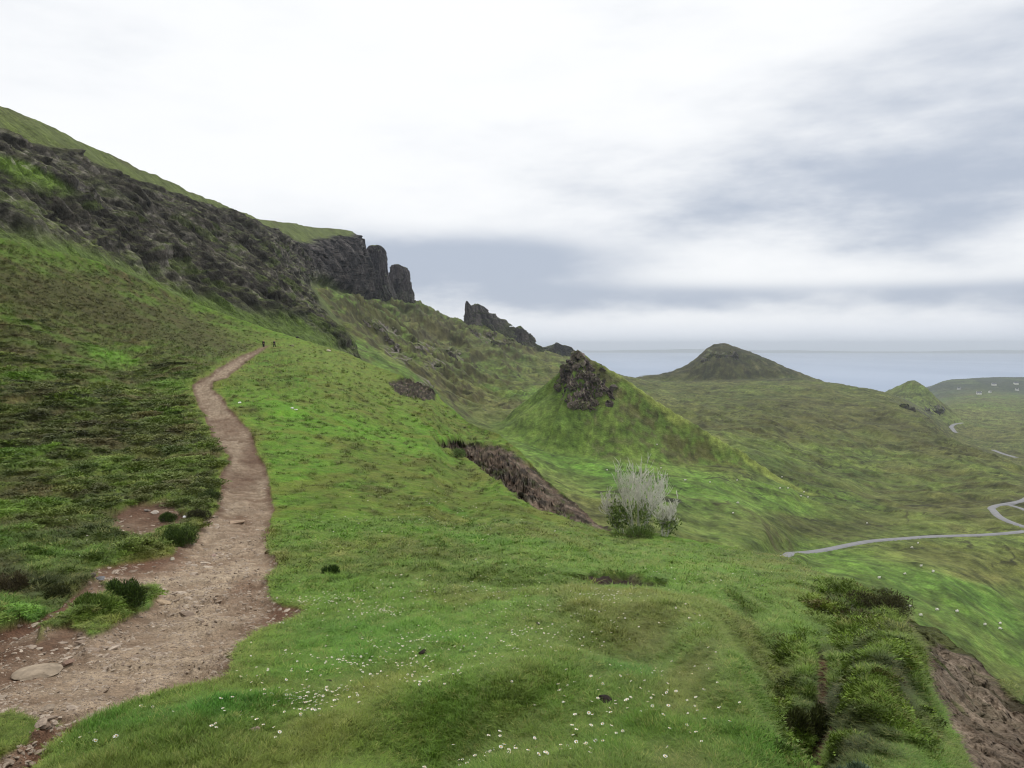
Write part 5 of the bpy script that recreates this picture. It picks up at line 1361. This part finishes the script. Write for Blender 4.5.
# ------------------------------------------------------------------ far houses
M_WALL = simple_mat('white_render', c(232, 230, 222), .8, .05); M_SLATE = simple_mat('slate_roof', c(92, 94, 100), .7, .1); M_GLASS = simple_mat('dark_window', c(40, 46, 54), .2, .05)
def box(x0, x1, y0, y1, z0, z1):
    V = [(x, y, z) for z in (z0, z1) for x, y in ((x0, y0), (x1, y0), (x1, y1), (x0, y1))]
    return V, [(0, 3, 2, 1), (4, 5, 6, 7), (0, 1, 5, 4), (1, 2, 6, 5), (2, 3, 7, 6), (3, 0, 4, 7)]
def house(p, rz, label, s):
    r = empty('house', p, rz)
    L_, W_, h_, rh = 15 * s, 8 * s, 5.5 * s, 3.6 * s
    V = [(-L_ / 2, -W_ / 2, -3), (L_ / 2, -W_ / 2, -3), (L_ / 2, W_ / 2, -3), (-L_ / 2, W_ / 2, -3), (-L_ / 2, -W_ / 2, h_), (L_ / 2, -W_ / 2, h_), (L_ / 2, W_ / 2, h_), (-L_ / 2, W_ / 2, h_), (-L_ / 2, 0, h_ + rh), (L_ / 2, 0, h_ + rh)]
    mesh_obj('wall', V, [(0, 1, 5, 4), (2, 3, 7, 6), (1, 2, 6, 9, 5), (3, 0, 4, 8, 7)], M_WALL, r, smooth=False)
    e = .3
    V = [(-L_ / 2 - e, -W_ / 2 - .5, h_ - .3), (L_ / 2 + e, -W_ / 2 - .5, h_ - .3), (L_ / 2 + e, 0, h_ + rh + .12), (-L_ / 2 - e, 0, h_ + rh + .12), (L_ / 2 + e, W_ / 2 + .5, h_ - .3), (-L_ / 2 - e, W_ / 2 + .5, h_ - .3)]
    rf = mesh_obj('roof', V, [(0, 1, 2, 3), (3, 2, 4, 5)], M_SLATE, r, smooth=False)
    for q in (-1, 1):
        v_, f_ = box(q * (L_ / 2 - 1) - .6, q * (L_ / 2 - 1) + .6, -.5, .5, h_ + rh - .8, h_ + rh + 1.6); mesh_obj('chimney', v_, f_, M_WALL, rf, smooth=False)
    for q in (-1, 0, 1):
        v_, f_ = box(q * L_ * .3 - .7, q * L_ * .3 + .7, -W_ / 2 - .05, -W_ / 2 + .2, h_ * .35, h_ * .7); mesh_obj('window', v_, f_, M_GLASS, r, smooth=False)
    return tag(r, label, 'house', 'white houses on the far coast')
for (u, v, s_, lab) in [(979, 394.5, 1.2, 'brightest white house low on the far coastal land'), (959, 389.5, 1.0, 'white house leftmost on the far coastal land'), (994, 385.5, 1.3, 'wide white house high on the far coastal land'), (1016, 384.5, 1.3, 'white house high on the far coast near the right frame edge'), (1017, 390.5, 1.0, 'white house lower on the far coast near the right frame edge'), (990, 392.5, .8, 'small pale house right of the brightest far house')]:
    p = hit(u, v, 2400, 5200); house(p, random.uniform(-.4, .4), lab, s_)

# ------------------------------------------------------------------ sky, sun, haze, camera
SUN_EL, SUN_AZ = math.radians(56), math.radians(22)        # azimuth from +Y towards +X
wd = bpy.data.worlds.new('World'); sc.world = wd; wd.use_nodes = True
nt = wd.node_tree; nt.nodes.clear(); k = NB(nt)
wo = k.n('ShaderNodeOutputWorld'); bg = k.n('ShaderNodeBackground'); bg.inputs[1].default_value = .1
nt.links.new(bg.outputs[0], wo.inputs[0])
sky = k.n('ShaderNodeTexSky', sky_type='NISHITA'); sky.sun_disc = False
sky.sun_elevation = SUN_EL; sky.sun_rotation = SUN_AZ; sky.altitude = 270; sky.air_density = 1.0; sky.dust_density = 2.0
tcw = k.n('ShaderNodeTexCoord').outputs['Generated']
sep = k.n('ShaderNodeSeparateXYZ'); k.put(sep.inputs[0], tcw)
sx, sy, sz = sep.outputs
az = k.math('ARCTAN2', sx, sy); el = k.math('ARCSINE', sz)
cmb = k.n('ShaderNodeCombineXYZ'); k.put(cmb.inputs[0], az); k.put(cmb.inputs[1], k.math('MULTIPLY', el, 3.2)); k.put(cmb.inputs[2], 0.0)
n1 = k.noise(cmb.outputs[0], 2.2, 6, .55); n2_ = k.noise(cmb.outputs[0], 7, 5, .6)
warp = k.math('MULTIPLY', k.math('SUBTRACT', n1, .5), .16); warp2 = k.math('MULTIPLY', k.math('SUBTRACT', n2_, .5), .05)
azw = k.math('ADD', az, k.math('ADD', warp, warp2)); elw = k.math('ADD', el, k.math('MULTIPLY', k.math('ADD', warp, warp2), .25))
def ang_(u, v):
    a = math.atan((u - 512) / F); return a, math.atan((346 - v) / F * math.cos(a))
dark_sum = None
#       u, v, ru, rv_up, rv_down, strength
for (u, v, ru, ru2, vu, vd, st) in [(990, 182, 290, 500, 120, 38, .85), (465, 264, 150, 150, 26, 46, 1.6), (860, 196, 170, 240, 44, 24, .35), (650, 299, 180, 180, 13, 14, 1.0), (1000, 292, 170, 300, 11, 16, .8), (405, 146, 40, 30, 18, 22, .12), (440, 190, 30, 30, 8, 8, .10), (915, 234, 50, 36, 9, 10, .3),
                              (300, 245, 260, 200, 30, 26, .25), (760, 312, 300, 300, 8, 10, .25), (1500, 120, 400, 500, 120, 120, .6), (-700, 120, 700, 500, 160, 120, .35), (850, 340, 500, 500, 14, 10, .25)]:
    a0, e0 = ang_(u, v)
    x = k.math('SUBTRACT', azw, a0)
    x = k.math('DIVIDE', x, k.mr(x, -.02, .02, ru / F, ru2 / F))
    y = k.math('SUBTRACT', elw, e0)
    y = k.math('DIVIDE', y, k.mr(y, -.003, .003, vd / F, vu / F))
    r2 = k.math('ADD', k.math('MULTIPLY', x, x), k.math('MULTIPLY', y, y))
    g = k.math('MULTIPLY', k.math('EXPONENT', k.math('MULTIPLY', r2, -1.0)), st)
    dark_sum = g if dark_sum is None else k.math('ADD', dark_sum, g)
amb = k.mr(n1, .38, .75, 0, .42)
tot = k.math('MULTIPLY', k.math('ADD', dark_sum, amb), k.mr(k.math('ADD', k.math('MULTIPLY', n1, .6), k.math('MULTIPLY', n2_, .4)), .3, .7, .5, 1.4))
dens = k.mr(tot, .10, 1.35, 0, 1, True)
white, grey = (8.6, 8.7, 8.8, 1), (4.1, 4.6, 5.5, 1)
cl = k.mix(dens, white, grey)
hor = k.mr(el, -.02, .055, 1, 0, True)                       # low pale blue band near the sea
cl = k.mix(k.math('MULTIPLY', hor, .65), cl, (5.4, 6.1, 7.5, 1))
below = k.mr(el, -.05, -.01, 1, 0)
cl = k.mix(k.math('MULTIPLY', below, .8), cl, (4.0, 4.4, 4.8, 1))
fin = k.mix(.97, sky.outputs[0], cl)
k.put(bg.inputs[0], fin)

sl = bpy.data.lights.new('sun', 'SUN'); sl.energy = 1.45; sl.angle = math.radians(12); sl.color = (1, .96, .9)
so = bpy.data.objects.new('sun', sl); COL.objects.link(so)
dirv = Vector((math.sin(SUN_AZ) * math.cos(SUN_EL), math.cos(SUN_AZ) * math.cos(SUN_EL), math.sin(SUN_EL)))
so.rotation_euler = (-dirv).to_track_quat('-Z', 'Y').to_euler(); so.location = dirv * 300

m = bpy.data.materials.new('haze'); m.use_nodes = True; nt = m.node_tree; nt.nodes.clear()
out = nt.nodes.new('ShaderNodeOutputMaterial'); vo = nt.nodes.new('ShaderNodeVolumePrincipled')
vo.inputs['Color'].default_value = (.82, .9, 1, 1); vo.inputs['Density'].default_value = 6e-5; vo.inputs['Anisotropy'].default_value = .1
nt.links.new(vo.outputs[0], out.inputs['Volume'])
v_, f_ = box(-37000, 37000, -37000, 37000, SEA - 45, 160)
tag(mesh_obj('haze', v_, f_, m, smooth=False), kind='stuff')

cd = bpy.data.cameras.new('camera'); cd.sensor_width = 36; cd.lens = 36 * F / 1024; cd.clip_start = .1; cd.clip_end = 200000
co = bpy.data.objects.new('camera', cd); COL.objects.link(co)
co.location = (0, 0, 0); co.rotation_euler = (math.pi / 2 - TH, 0, 0); sc.camera = co

vs = sc.view_settings
vs.view_transform = 'Standard'; vs.look = 'None'; vs.exposure = 0.25; vs.gamma = 1; vs.use_curve_mapping = False
cy = sc.cycles
cy.use_denoising = True; cy.denoiser = 'OPENIMAGEDENOISE'; cy.denoising_input_passes = 'RGB_ALBEDO_NORMAL'
cy.max_bounces = 4; cy.diffuse_bounces = 2; cy.glossy_bounces = 2; cy.volume_bounces = 0; cy.transparent_max_bounces = 4
cy.use_adaptive_sampling = False
cy.filter_width = 1.1
